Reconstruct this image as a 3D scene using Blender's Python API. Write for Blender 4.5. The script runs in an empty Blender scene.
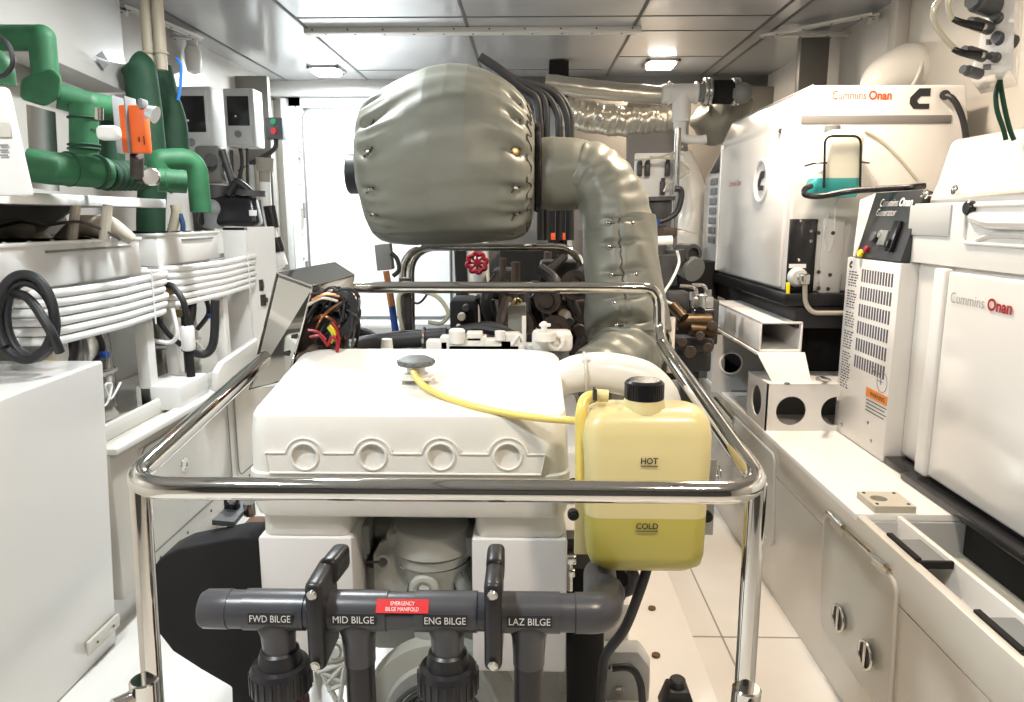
import bpy, bmesh, math, random
from mathutils import Vector, Matrix
random.seed(7)
S = bpy.context.scene
COL = S.collection
PI = math.pi
# ------------------------------------------------------------------ camera, world, light
FPX, PITCH, YAW, CH = 730.0, math.radians(10.4), math.radians(1.24), 1.4
cd = bpy.data.cameras.new('camera'); cam = bpy.data.objects.new('camera', cd); COL.objects.link(cam)
cd.sensor_fit = 'HORIZONTAL'; cd.sensor_width = 36.0; cd.lens = 36.0 * FPX / 1024.0
cd.clip_start = 0.02
cam.location = (0, 0, CH); cam.rotation_euler = (PI/2 - PITCH, 0, YAW)
S.camera = cam
w = bpy.data.worlds.new('world'); S.world = w; w.use_nodes = True
w.node_tree.nodes['Background'].inputs[0].default_value = (0.9, 0.95, 1, 1)
w.node_tree.nodes['Background'].inputs[1].default_value = 0.04
S.view_settings.view_transform = 'Standard'; S.view_settings.look = 'None'
S.view_settings.gamma = 1.0; S.view_settings.use_curve_mapping = False
S.view_settings.exposure = 0.68
COOL, WARM = (0.92, 0.98, 1.0), (1.0, 0.80, 0.60)
CEIL = 2.4
# ceiling fixtures: x, y, watts, colour (two in view, the others above and behind the photographer)
LAMPS = [(-1.387, 5.25, 28, COOL), (0.867, 5.07, 13, WARM), (-0.85, 2.6, 22, COOL), (0.8, 2.6, 19, WARM),
         (-1.0, 0.75, 20, COOL), (0.65, 0.45, 15, WARM)]
for x, y, p, c in LAMPS:
    ld = bpy.data.lights.new('lamp_light', 'AREA'); ld.shape = 'SQUARE'; ld.size = 0.15; ld.energy = p; ld.color = c
    lo = bpy.data.objects.new('lamp_light', ld); COL.objects.link(lo); lo.location = (x, y, CEIL - 0.045)

def ray(px, py):
    x = (px - 512) / FPX; y = -(py - 351) / FPX
    d = (x, math.cos(PITCH) + y*math.sin(PITCH), -math.sin(PITCH) + y*math.cos(PITCH))
    return Vector((d[0]*math.cos(YAW) - d[1]*math.sin(YAW), d[0]*math.sin(YAW) + d[1]*math.cos(YAW), d[2]))
CO = Vector((0, 0, CH))
def at(px, py, Y): d = ray(px, py); return CO + d * (Y / d.y)
def at_x(px, py, X): d = ray(px, py); return CO + d * (X / d.x)
def at_z(px, py, Z): d = ray(px, py); return CO + d * ((Z - CH) / d.z)
V = Vector

# ------------------------------------------------------------------ materials
MATS = {}
def mat(name, col, rough=0.45, metal=0.0, coat=0.0, bump=0.0, bscale=60.0, var=0.0, vscale=4.0, trans=0.0, emit=None, es=0.0, aniso=False, sss=0.0, ior=1.45, alpha=1.0):
    if name in MATS: return MATS[name]
    m = bpy.data.materials.new(name); m.use_nodes = True; nt = m.node_tree; b = nt.nodes['Principled BSDF']
    b.inputs['Base Color'].default_value = (*col, 1); b.inputs['Roughness'].default_value = rough
    b.inputs['Metallic'].default_value = metal; b.inputs['Coat Weight'].default_value = coat
    b.inputs['Coat Roughness'].default_value = 0.12
    b.inputs['Transmission Weight'].default_value = trans; b.inputs['IOR'].default_value = ior
    if sss: b.inputs['Subsurface Weight'].default_value = sss; b.inputs['Subsurface Radius'].default_value = (0.05, 0.04, 0.02); b.inputs['Subsurface Scale'].default_value = 0.5
    if emit: b.inputs['Emission Color'].default_value = (*emit, 1); b.inputs['Emission Strength'].default_value = es
    tc = nt.nodes.new('ShaderNodeTexCoord')
    if var:
        n = nt.nodes.new('ShaderNodeTexNoise'); n.inputs['Scale'].default_value = vscale; n.inputs['Detail'].default_value = 4
        r = nt.nodes.new('ShaderNodeMapRange'); r.inputs['From Min'].default_value = 0.3; r.inputs['From Max'].default_value = 0.7
        r.inputs['To Min'].default_value = 1 - var; r.inputs['To Max'].default_value = 1
        mx = nt.nodes.new('ShaderNodeMix'); mx.data_type = 'RGBA'; mx.blend_type = 'MULTIPLY'; mx.inputs['Factor'].default_value = 1
        mx.inputs[6].default_value = (*col, 1)
        nt.links.new(tc.outputs['Object'], n.inputs['Vector']); nt.links.new(n.outputs['Fac'], r.inputs['Value'])
        nt.links.new(r.outputs['Result'], mx.inputs[7]); nt.links.new(mx.outputs[2], b.inputs['Base Color'])
    if bump:
        n = nt.nodes.new('ShaderNodeTexNoise'); n.inputs['Scale'].default_value = bscale; n.inputs['Detail'].default_value = 3
        bp = nt.nodes.new('ShaderNodeBump'); bp.inputs['Strength'].default_value = bump; bp.inputs['Distance'].default_value = 0.004
        nt.links.new(tc.outputs['Object'], n.inputs['Vector']); nt.links.new(n.outputs['Fac'], bp.inputs['Height'])
        nt.links.new(bp.outputs['Normal'], b.inputs['Normal'])
    MATS[name] = m; return m
WHITE = mat('white_paint', (0.78, 0.77, 0.75), 0.38, var=0.05, vscale=3)
GLOSS = mat('white_gelcoat', (0.74, 0.725, 0.70), 0.16, coat=0.4, bump=0.04, bscale=5)
CREAM = mat('cream_gelcoat', (0.60, 0.57, 0.51), 0.22, coat=0.3, bump=0.05, bscale=4, var=0.06)
ENGW = mat('engine_white_enamel', (0.74, 0.73, 0.69), 0.33, coat=0.2, bump=0.06, bscale=300)
ENGG = mat('engine_grey_enamel', (0.36, 0.37, 0.34), 0.45, bump=0.15, bscale=150)
CEILM = mat('ceiling_laminate', (0.42, 0.425, 0.44), 0.22, coat=0.3, var=0.06, vscale=1.5)
FLOORM = mat('white_floor_gelcoat', (0.80, 0.78, 0.74), 0.3, var=0.06, vscale=5)
WALLM = mat('wall_laminate', (0.50, 0.48, 0.44), 0.35, var=0.05)
DOORM = mat('white_door', (0.85, 0.88, 0.9), 0.3)
GREYP = mat('pale_grey_paint', (0.50, 0.51, 0.51), 0.45, var=0.05)
CHROME = mat('polished_stainless', (0.72, 0.70, 0.66), 0.07, metal=1.0, bump=0.015, bscale=25)
STEEL = mat('brushed_stainless', (0.60, 0.59, 0.56), 0.22, metal=1.0, bump=0.03, bscale=200)
MIRROR = mat('mirror_stainless', (0.70, 0.69, 0.66), 0.05, metal=1.0, bump=0.02, bscale=8)
BRASS = mat('brass', (0.35, 0.27, 0.14), 0.3, metal=1.0, var=0.3, vscale=40)
COPPER = mat('copper', (0.55, 0.25, 0.12), 0.3, metal=1.0)
BLACK = mat('black_rubber', (0.018, 0.018, 0.02), 0.5, bump=0.1)
MATTE = mat('matte_black', (0.008, 0.0075, 0.0075), 0.9)
GLBLK = mat('glossy_black_plastic', (0.012, 0.012, 0.014), 0.25)
DKGREY = mat('dark_grey_metal', (0.06, 0.06, 0.062), 0.45, bump=0.2, var=0.3, vscale=20)
DKBROWN = mat('dark_oily_metal', (0.07, 0.05, 0.04), 0.45, bump=0.2, var=0.5, vscale=30)
PVC = mat('dark_grey_pvc', (0.062, 0.063, 0.072), 0.30, bump=0.05, bscale=30)
PVCB = mat('black_pvc', (0.020, 0.020, 0.023), 0.35, bump=0.08, bscale=60)
GREEN = mat('green_foam_insulation', (0.022, 0.13, 0.052), 0.6, bump=0.15, bscale=40, var=0.35, vscale=14)
DKGREEN = mat('dark_green_foam_insulation', (0.012, 0.055, 0.026), 0.7, bump=0.2, bscale=40, var=0.3, vscale=14)
ORANGE = mat('orange_plastic', (0.80, 0.13, 0.02), 0.4)
GREY = mat('mid_grey_plastic', (0.19, 0.20, 0.20), 0.45)
DGREY = mat('dark_grey_plastic', (0.07, 0.075, 0.08), 0.45)
RED = mat('red_enamel', (0.30, 0.008, 0.02), 0.4)
REDLAB = mat('red_label', (0.60, 0.012, 0.015), 0.5)
BLUE = mat('blue_plastic', (0.02, 0.06, 0.26), 0.4)
TEAL = mat('teal_coolant', (0.04, 0.36, 0.36), 0.2)
YELLOW = mat('yellow_hose_plastic', (0.78, 0.62, 0.16), 0.3, coat=0.3)
YEL2 = mat('bright_yellow_plastic', (0.8, 0.65, 0.02), 0.4)
PALEHOSE = mat('pale_clear_hose', (0.52, 0.50, 0.38), 0.25, coat=0.4)
TANKP = mat('translucent_cream_plastic', (0.68, 0.60, 0.31), 0.32, sss=0.2, coat=0.2, var=0.04)
COOLANT = mat('yellow_coolant', (0.47, 0.42, 0.085), 0.3, sss=0.1, coat=0.2)
HOSEW = mat('white_hose', (0.78, 0.78, 0.77), 0.35)
INK = mat('black_ink', (0.02, 0.02, 0.022), 0.6)
GREYINK = mat('grey_ink', (0.22, 0.22, 0.24), 0.6)
LETW = mat('white_ink', (0.75, 0.75, 0.75), 0.6)
REDINK = mat('red_ink', (0.34, 0.012, 0.02), 0.5)
ORINK = mat('orange_ink', (0.80, 0.10, 0.02), 0.5)
NAVY = mat('navy_vent', (0.07, 0.07, 0.10), 0.6)
BROWNGREY = mat('taupe_bag_fabric', (0.46, 0.42, 0.35), 0.5, bump=0.2, bscale=30)
LAMPM = mat('lamp_diffuser', (1, 1, 1), 0.5, emit=(1, 0.97, 0.92), es=25)
DARKWALL = mat('dark_wall', (0.05, 0.05, 0.05), 0.6)
SHADE = mat('shade_grey', (0.22, 0.21, 0.20), 0.5)  # grey for far panels and the air slot, recess shade put into it
def fabric(name, col, rough):
    m = mat(name, col, rough, metal=0.2, bump=0.25, bscale=22, var=0.12, vscale=7); return m
FAB = fabric('silver_grey_insulation_cloth', (0.235, 0.24, 0.205), 0.45)
FOIL = mat('silver_foil_wrap', (0.60, 0.57, 0.50), 0.28, metal=0.8, bump=0.6, bscale=18, var=0.1)
THREAD = mat('lacing_wire', (0.07, 0.065, 0.05), 0.5)

# ------------------------------------------------------------------ mesh builder
def frame_of(d):
    d = d.normalized(); a = V((0, 0, 1)) if abs(d.z) < 0.9 else V((1, 0, 0))
    u = d.cross(a).normalized(); return u, d.cross(u).normalized()
def smoothpath(pts, sub=6, closed=False):
    pts = [V(p) for p in pts]; n = len(pts)
    if n < 3: return pts
    out = []
    rng = range(n if closed else n-1)
    for i in rng:
        g = lambda k: pts[k % n] if closed else pts[max(0, min(n-1, k))]
        p0, p1, p2, p3 = g(i-1), g(i), g(i+1), g(i+2)
        for s in range(sub):
            t = s/sub
            out.append(0.5*((2*p1) + (p2-p0)*t + (2*p0-5*p1+4*p2-p3)*t*t + (3*p1-p0-3*p2+p3)*t**3))
    if not closed: out.append(pts[-1])
    return out
def corner(pts, r, n=6):
    """polyline with rounded corners"""
    pts = [V(p) for p in pts]; out = [pts[0]]
    for i in range(1, len(pts)-1):
        a, b, c = pts[i-1], pts[i], pts[i+1]
        d1 = (a-b); d2 = (c-b); rr = min(r, d1.length*0.49, d2.length*0.49)
        s = b + d1.normalized()*rr; e = b + d2.normalized()*rr
        for k in range(n+1):
            t = k/n; out.append((1-t)**2*s + 2*t*(1-t)*b + t*t*e)
    out.append(pts[-1]); return out
class MB:
    def __init__(s): s.v = []; s.f = []
    def add(s, vs, fs):
        o = len(s.v); s.v += [V(p) for p in vs]; s.f += [tuple(i+o for i in f) for f in fs]; return s
    def bm(s, bm, M=None):
        bm.verts.ensure_lookup_table(); bm.verts.index_update()
        vs = [(M @ v.co if M else v.co.copy()) for v in bm.verts]; s.add(vs, [[v.index for v in f.verts] for f in bm.faces]); bm.free(); return s
    def box(s, c, d, bev=0.0, rot=(0, 0, 0), seg=2):
        bm = bmesh.new(); bmesh.ops.create_cube(bm, size=1)
        for v in bm.verts: v.co = V((v.co.x*d[0], v.co.y*d[1], v.co.z*d[2]))
        if bev: bmesh.ops.bevel(bm, geom=list(bm.edges), offset=min(bev, min(d)*0.45), segments=seg, affect='EDGES', profile=0.5)
        M = Matrix.Translation(V(c)) @ Matrix.Rotation(rot[2], 4, 'Z') @ Matrix.Rotation(rot[1], 4, 'Y') @ Matrix.Rotation(rot[0], 4, 'X')
        return s.bm(bm, M)
    def span(s, a, b, bev=0.0, seg=2):
        a = V(a); b = V(b); return s.box((a+b)/2, [abs(x) for x in (b-a)], bev, seg=seg)
    def obox(s, o, ex, ey, ez, bev=0.0, seg=2):
        """box from a corner and three edge vectors"""
        o, ex, ey, ez = V(o), V(ex), V(ey), V(ez)
        bm = bmesh.new(); vs = [bm.verts.new(o + ex*i + ey*j + ez*k) for i in (0, 1) for j in (0, 1) for k in (0, 1)]
        for q in ((0,1,3,2),(4,6,7,5),(0,4,5,1),(2,3,7,6),(0,2,6,4),(1,5,7,3)): bm.faces.new([vs[i] for i in q])
        bmesh.ops.recalc_face_normals(bm, faces=bm.faces)
        if bev: bmesh.ops.bevel(bm, geom=list(bm.edges), offset=bev, segments=seg, affect='EDGES', profile=0.5)
        return s.bm(bm)
    def hexa(s, base, top, bev=0.0, seg=2):
        """solid between two polygons with the same number of corners"""
        bm = bmesh.new(); n = len(base); a = [bm.verts.new(V(p)) for p in base]; b = [bm.verts.new(V(p)) for p in top]
        bm.faces.new(a); bm.faces.new(b[::-1])
        for i in range(n): bm.faces.new([a[i], b[i], b[(i+1) % n], a[(i+1) % n]])
        bmesh.ops.recalc_face_normals(bm, faces=bm.faces)
        if bev: bmesh.ops.bevel(bm, geom=list(bm.edges), offset=bev, segments=seg, affect='EDGES', profile=0.5)
        return s.bm(bm)
    def prism(s, pts, vec, bev=0.0, seg=2):
        vec = V(vec); return s.hexa(pts, [V(p)+vec for p in pts], bev, seg)
    def holed(s, outer, holes, o, ex, ey, th, n=28):
        """flat plate with round holes: outer = 2-D polygon, holes = (x, y, r)"""
        ex, ey, o = V(ex).normalized(), V(ey).normalized(), V(o); nz = ex.cross(ey)
        bm = bmesh.new()
        def loop(pp):
            vs = [bm.verts.new(o + ex*p[0] + ey*p[1]) for p in pp]
            return [bm.edges.new((vs[i], vs[(i+1) % len(vs)])) for i in range(len(vs))]
        E = loop(outer)
        for h in holes: E += loop([(h[0]+h[2]*math.cos(2*PI*k/n), h[1]+(h[3] if len(h) > 3 else h[2])*math.sin(2*PI*k/n)) for k in range(n)])
        bmesh.ops.triangle_fill(bm, edges=E, use_beauty=True, use_dissolve=False)
        r = bmesh.ops.extrude_face_region(bm, geom=list(bm.faces))
        for e in r['geom']:
            if isinstance(e, bmesh.types.BMVert): e.co += nz*th
        bmesh.ops.recalc_face_normals(bm, faces=bm.faces)
        return s.bm(bm)
    def cyl(s, a, b, r, r2=None, n=24, bev=0.0):
        a, b = V(a), V(b); r2 = r if r2 is None else r2
        L = (b-a).length; bv = min(bev, L*0.4, r*0.5)
        prof = [(0, 0), (r-bv, 0), (r, bv), (r2, L-bv), (r2-bv, L), (0, L)] if bv else [(0, 0), (r, 0), (r2, L), (0, L)]
        return s.lathe(prof, a, b-a, n)
    def lathe(s, prof, o, axis, n=32):
        o = V(o); d = V(axis).normalized(); u, v = frame_of(d); vs = []; fs = []; idx = []
        for r, h in prof:
            if r < 1e-6: idx.append([len(vs)]); vs.append(o + d*h)
            else:
                idx.append(list(range(len(vs), len(vs)+n)))
                vs += [o + d*h + (u*math.cos(2*PI*k/n) + v*math.sin(2*PI*k/n))*r for k in range(n)]
        for A, B in zip(idx, idx[1:]):
            for k in range(n):
                k2 = (k+1) % n
                if len(A) == 1 and len(B) == 1: continue
                if len(A) == 1: fs.append((A[0], B[k], B[k2]))
                elif len(B) == 1: fs.append((A[k], B[0], A[k2]))
                else: fs.append((A[k], B[k], B[k2], A[k2]))
        return s.add(vs, fs)
    def tube(s, pts, r, n=12, sub=6, smooth=True, closed=False, caps=True, rf=None, sq=None):
        pts = smoothpath(pts, sub, closed) if smooth else [V(p) for p in pts]
        m = len(pts); R = r if callable(r) else None
        tans = []
        for i in range(m):
            a = pts[(i-1) % m] if closed else pts[max(0, i-1)]; b = pts[(i+1) % m] if closed else pts[min(m-1, i+1)]
            t = b-a; tans.append(t.normalized() if t.length > 1e-9 else V((0, 0, 1)))
        u, v = frame_of(tans[0]); vs = []; fs = []
        for i in range(m):
            t = tans[i]; u = (u - t*u.dot(t)); u = u.normalized() if u.length > 1e-6 else frame_of(t)[0]; v = t.cross(u)
            q = i/(m-1 if not closed else m)
            if isinstance(r, (list, tuple)):
                x = q*(len(r)-1); k = min(int(x), len(r)-2); rr = r[k] + (r[k+1]-r[k])*(x-k)
            else: rr = R(q) if R else r
            for k in range(n):
                a = 2*PI*k/n; r3 = rr * (rf(q, a) if rf else 1)
                vs.append(pts[i] + (u*math.cos(a) + v*math.sin(a))*r3)
        for i in range(m if closed else m-1):
            j = (i+1) % m
            for k in range(n): fs.append((i*n+k, i*n+(k+1) % n, j*n+(k+1) % n, j*n+k))
        if caps and not closed: fs.append(tuple(range(n))[::-1]); fs.append(tuple((m-1)*n+k for k in range(n)))
        return s.add(vs, fs)
    def sphere(s, c, r, sc=(1, 1, 1), n=20):
        bm = bmesh.new(); bmesh.ops.create_uvsphere(bm, u_segments=n, v_segments=n//2+2, radius=r)
        return s.bm(bm, Matrix.Translation(V(c)) @ Matrix.Diagonal((*sc, 1)))
    def ring(s, c, axis, R, r, n=36, m=8):
        u, v = frame_of(V(axis)); return s.tube([V(c) + (u*math.cos(2*PI*k/n)+v*math.sin(2*PI*k/n))*R for k in range(n)], r, m, smooth=False, closed=True)
    def loft(s, secs, seg=6):
        """stack of rounded rectangles: (z, x0, x1, y0, y1, r, slope)"""
        vs = []; fs = []; N = 4*(seg+1)
        for z, x0, x1, y0, y1, r, sl in secs:
            r = min(r, (x1-x0)*0.499, (y1-y0)*0.499)
            for cx, cy, a0 in ((x1-r, y1-r, 0), (x0+r, y1-r, PI/2), (x0+r, y0+r, PI), (x1-r, y0+r, 1.5*PI)):
                for k in range(seg+1):
                    a = a0 + PI/2*k/seg; x = cx+r*math.cos(a); y = cy+r*math.sin(a); vs.append(V((x, y, z + sl*(y-y0))))
        for i in range(len(secs)-1):
            for k in range(N): fs.append((i*N+k, i*N+(k+1) % N, (i+1)*N+(k+1) % N, (i+1)*N+k))
        fs.append(tuple(range(N))[::-1]); fs.append(tuple((len(secs)-1)*N+k for k in range(N)))
        return s.add(vs, fs)
    def build(s, name, m, parent=None, label=None, angle=35, flat=False):
        me = bpy.data.meshes.new(name)
        o = bpy.data.objects.new(name, me); COL.objects.link(o)
        if parent is not None:
            root = parent
            while root.parent: root = root.parent
            off = root.location.copy(); o.parent = parent
        else:
            off = V((sum(p.x for p in s.v)/len(s.v), sum(p.y for p in s.v)/len(s.v), min(p.z for p in s.v))); o.location = off
        me.from_pydata([p-off for p in s.v], [], s.f); me.materials.append(m)
        bm = bmesh.new(); bm.from_mesh(me); bmesh.ops.recalc_face_normals(bm, faces=bm.faces); bm.to_mesh(me); bm.free()
        if not flat:
            me.shade_smooth(); me.set_sharp_from_angle(angle=math.radians(angle))
        if label: o['label'] = label
        return o
def thing(name, label, cat, loc, group=None):
    o = bpy.data.objects.new(name, None); COL.objects.link(o); o.location = V(loc); o.empty_display_size = 0.05
    o['label'] = label; o['category'] = cat
    if group: o['group'] = group
    return o
def tag(o, label, cat, group=None):
    o['label'] = label; o['category'] = cat
    if group: o['group'] = group
    return o
def struct(o): o['kind'] = 'structure'; return o
def copy_tree(o, parent=None):
    c = o.copy(); COL.objects.link(c); c.parent = parent
    for ch in [x for x in list(COL.objects) if x.parent == o]: copy_tree(ch, c)
    return c
def text(body, o, ex, ez, h, m, parent, name='lettering', bold=0.0, width=None, italic=0.0):
    """flat lettering: o = lower left corner, ex = reading direction, ez = up"""
    cu = bpy.data.curves.new(name, 'FONT'); cu.body = body; cu.size = 1.0; cu.offset = bold; cu.extrude = 0.0; cu.shear = italic; cu.resolution_u = 3
    t = bpy.data.objects.new(name, cu); COL.objects.link(t)
    me = bpy.data.meshes.new_from_object(t.evaluated_get(bpy.context.evaluated_depsgraph_get())); bpy.data.objects.remove(t)
    xs = [v.co.x for v in me.vertices]; ys = [v.co.y for v in me.vertices]
    x0, x1, y0 = min(xs), max(xs), 0.0; cap = 0.70
    k = h/cap; kx = k if width is None else width/(x1-x0)
    ex, ez, o = V(ex).normalized(), V(ez).normalized(), V(o); nrm = ex.cross(ez)
    root = parent
    while root.parent: root = root.parent
    b = MB(); b.add([o + ex*(v.co.x-x0)*kx + ez*(v.co.y-y0)*k for v in me.vertices], [tuple(p.vertices) for p in me.polygons])
    n0 = len(b.v); b.v += [p - nrm*0.0 for p in []]
    return b.build(name, m, parent, flat=True)
def bolt(b, c, axis, r=0.006, h=0.004):
    c = V(c); d = V(axis).normalized(); b.lathe([(0, h), (r*0.6, h), (r, h*0.3), (r, 0)], c, d, 6 if r > 0.008 else 8)
def screws(parent, pts, axis, r=0.005, m=None, name='screw', h=0.003):
    b = MB()
    for p in pts: bolt(b, p, axis, r, h)
    return b.build(name, m or DKGREY, parent)
def lerp(a, b, t): return V(a)*(1-t) + V(b)*t
exec_later = []
# ================================================================== THE ROOM
XL, XR, YB, YF = -1.95, 1.72, 5.8, -1.3
struct(MB().span((XL-0.1, YF-0.1, -0.06), (XR+0.1, YB+0.1, 0)).build('floor', FLOORM))
b = MB()
struct(MB().span((XL-0.1, YF-0.1, CEIL), (XR+0.1, YB+0.1, CEIL+0.06)).build('ceiling', CEILM))
struct(MB().span((XL-0.1, YB, 0), (XR+0.1, YB+0.1, CEIL)).build('wall_back', WALLM))
struct(MB().span((XL-0.1, YF-0.1, 0), (XR+0.1, YF, CEIL)).build('wall_front', DARKWALL))
struct(MB().span((XL-0.1, YF, 0), (XL, YB, CEIL)).build('wall_left', WALLM))
struct(MB().span((XR, YF, 0), (XR+0.1, YB, CEIL)).build('wall_right', WALLM))
# ceiling seams: sealant grooves between the panels
b = MB()
for x in (-1.8, -1.194, -0.327, 0.56, 1.238, 1.33):
    b.span((x-0.009, YF, CEIL-0.003), (x+0.009, YB-0.02, CEIL+0.001))
for y, x0, x1 in ((4.25, 0.56, 1.24), (5.3, -1.19, 0.5), (3.95, -1.19, 1.24), (4.9, 0.56, 1.238), (1.6, -1.8, 1.3), (-0.4, -1.8, 1.3)):
    b.span((x0, y-0.005, CEIL-0.0025), (x1, y+0.005, CEIL+0.001))
struct(b.build('trim_1', mat('dark_seam', (0.10, 0.10, 0.10), 0.6)))
# screwed cover strip across the ceiling
t = MB(); t.span((-1.21, 4.14, CEIL-0.028), (0.60, 4.22, CEIL), 0.004)
strip = struct(t.build('trim_2', mat('strip_white', (0.66, 0.65, 0.62), 0.35)))
screws(strip, [(-1.16+i*0.19, 4.13+0.0*(i % 2), CEIL-0.014) for i in range(10)], (0, -1, 0), 0.005)
screws(strip, [(-1.1+i*0.16, 4.18, CEIL-0.028) for i in range(11)], (0, 0, -1), 0.006)
# seam between floor panels
b = MB(); b.span((-1.3, 2.27, 0.0005), (0.93, 2.276, 0.0015)); b.span((0.66, YF, 0.0005), (0.666, 5, 0.0015))
struct(b.build('trim_3', mat('floor_seam', (0.35, 0.33, 0.30), 0.6)))
# beam at the far ceiling edge, right half; recess shade put into its colour
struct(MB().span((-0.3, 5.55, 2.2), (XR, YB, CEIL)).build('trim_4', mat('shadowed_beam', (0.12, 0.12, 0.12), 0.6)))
b = MB(); b.span((-1.95, 5.66, 2.29), (-0.35, YB, CEIL), 0.004); struct(b.build('trim_5', GREYP))
# ---- far door
door = MB(); d0 = at(303, 109, 5.74); d1 = at(452, 345, 5.74)
dz0 = 0.62
outl = corner([(d0.x, 5.72, dz0+0.3), (d0.x, 5.72, d0.z), (d1.x, 5.72, d0.z), (d1.x, 5.72, dz0), (d0.x, 5.72, dz0), (d0.x, 5.72, dz0+0.31)], 0.09, 6)
door.prism(outl[:-1], (0, 0.05, 0), 0.0)
do = struct(door.build('door_1', DOORM))
g = MB(); g.tube(outl, 0.008, 8, smooth=False); g.build('door_gasket', mat('gasket_grey', (0.16, 0.16, 0.17), 0.5), do)
g = MB()
for z in (1.0, 1.45, 1.9): g.cyl((d0.x-0.02, 5.70, z-0.06), (d0.x-0.02, 5.70, z+0.06), 0.012)
g.build('hinge', STEEL, do)
screws(do, [(d0.x-0.05, 5.73, 0.7+0.19*i) for i in range(9)] + [(d0.x+0.06+0.17*i, 5.73, d0.z+0.045) for i in range(6)], (0, -1, 0), 0.009, STEEL)
fr = MB(); x0, x1, zt = d0.x-0.12, d1.x+0.13, d0.z+0.10
fr.span((x0, 5.735, 0.4), (d0.x-0.01, YB, zt), 0.01); fr.span((d1.x+0.01, 5.735, 0.4), (x1, YB, zt), 0.01); fr.span((x0, 5.735, d0.z+0.01), (x1, YB, zt), 0.01)
fr.span((x0, 5.735, 0.4), (x1, YB, dz0-0.01), 0.01)
fo = struct(fr.build('trim_6', DOORM))
fr2 = MB()
for x in (x0-0.02, x1+0.02): fr2.span((x-0.02, 5.70, 0.3), (x+0.02, YB, 2.28), 0.006)
fr2.span((x0-0.10, 5.70, zt+0.0), (x1+0.04, YB, 2.31), 0.004)
struct(fr2.build('trim_7', GREYP))
TAUPE_SHADE = mat('taupe_shade', (0.17, 0.16, 0.14), 0.45)  # taupe grey with the shade of far wall and recesses put in
struct(MB().span((at(563, 100, 5.4).x, 5.40, 1.2), (XR, 5.45, 2.3)).build('trim_13', TAUPE_SHADE))  # panel behind the ceiling pipes, their shadow put into its colour
struct(MB().span((XL, 5.05, 1.3), (at(268, 100, 5.05).x, 5.10, 2.32)).build('trim_14', TAUPE_SHADE))  # added panel, shade of the wall behind the control boxes in its colour
# sill shelf under the door
struct(MB().span((x0, 5.5, 0.56), (x1, 5.735, 0.60), 0.008).build('trim_8', DOORM))
# pale strip right of the door
b = MB()
for px, wd in ((463, 0.05), (505, 0.10), (556, 0.16), (575, 0.05)):
    p = at(px, 220, 5.7); b.span((p.x-wd/2, 5.64, 0.3), (p.x+wd/2, 5.76, 2.2), 0.01)
struct(b.build('trim_9', GREYP))
# ---- ceiling lights
for i, (x, y, p, c) in enumerate(LAMPS):
    lab = {0: 'square flush ceiling light near the door, over the left side', 1: 'square flush ceiling light glowing over the right side'}.get(i, ['square flush ceiling light above the white engine, left of its centre', 'square flush ceiling light above the vented generator end on the right', 'square flush ceiling light over the near white locker, outside the photo', 'square flush ceiling light over the nearer generator, outside the photo'][max(0, i-2)])
    t = thing('ceiling_light', lab, 'ceiling light', (x, y, CEIL), 'square flush ceiling lights')
    fb = MB(); 
    for sx, sy, dx, dy in ((-1, 0, 0.012, 0.11), (1, 0, 0.012, 0.11), (0, -1, 0.11, 0.012), (0, 1, 0.11, 0.012)):
        fb.box((x+sx*0.098, y+sy*0.098, CEIL-0.008), (max(dx*2, 0.02) if sx else 0.22, 0.22 if sx else 0.024, 0.016), 0.003)
    fb.build('frame', STEEL, t)
    MB().box((x, y, CEIL-0.018), (0.165, 0.165, 0.036), 0.006).build('diffuser', LAMPM, t)
# ---- soffit brackets: left (triangular framed opening) and right
def soffit(px_pts, Y0, name, label):
    t = thing(name, label, 'bracket', px_pts[0])
    for a, bb, wd in zip(px_pts, px_pts[1:] + px_pts[:1], (0.05,)*9):
        q = MB(); a = V(a); bb = V(bb); d = bb-a; u = d.normalized()
        side = u.cross(V((0, 0, 1))).normalized() if abs(u.z) < 0.9 else V((1, 0, 0))
        q.obox(a - side*wd/2 - V((0, 0, 0.012)), d, side*wd, V((0, 0, 0.012)), 0.002); q.build('rail', mat('strip_white', (0.66, 0.65, 0.62), 0.35), t)
        screws(t, [lerp(a, bb, k)-V((0, 0, 0.012)) for k in (0.15, 0.4, 0.65, 0.9)], (0, 0, -1), 0.006)
    return t
z = CEIL-0.03
soffit([at_z(120, 4, z), at_z(128, 36, z), at_z(200, 37, z)], 0, 'ceiling_bracket', 'triangular screwed ceiling bracket above the green pipes')
soffit([at_z(762, 35, z), at_z(874, 13, z), at_z(872, 33, z)], 0, 'ceiling_bracket', 'triangular screwed ceiling bracket above the far white generator')
# ---- left: big flat panel on the upper wall
t = MB(); a = at_x(-60, -140, -1.80); 
p0, p1, p2, p3 = at_x(-40, 36, -1.72), at_x(128, 93, -1.72), at_x(118, -20, -1.78), at_x(-40, -160, -1.78)
p0.z += 0.05
t.hexa([p0, p1, p2, p3], [p + V((-0.16, 0, 0)) for p in (p0, p1, p2, p3)], 0.006)
pan = t.build('trim_15', mat('panel_greige', (0.42, 0.41, 0.39), 0.35, coat=0.2)); struct(pan)
c = at_x(101, 60, -1.715)
mk = MB()
for s in (1, -1): mk.prism([(c.x, c.y-0.035, c.z+s*0.006+0.004), (c.x, c.y+0.05, c.z+s*0.006), (c.x, c.y+0.01, c.z+s*0.035)], (0.003, 0, 0))
mk.build('arrow_mark', GREYINK, pan)
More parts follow.
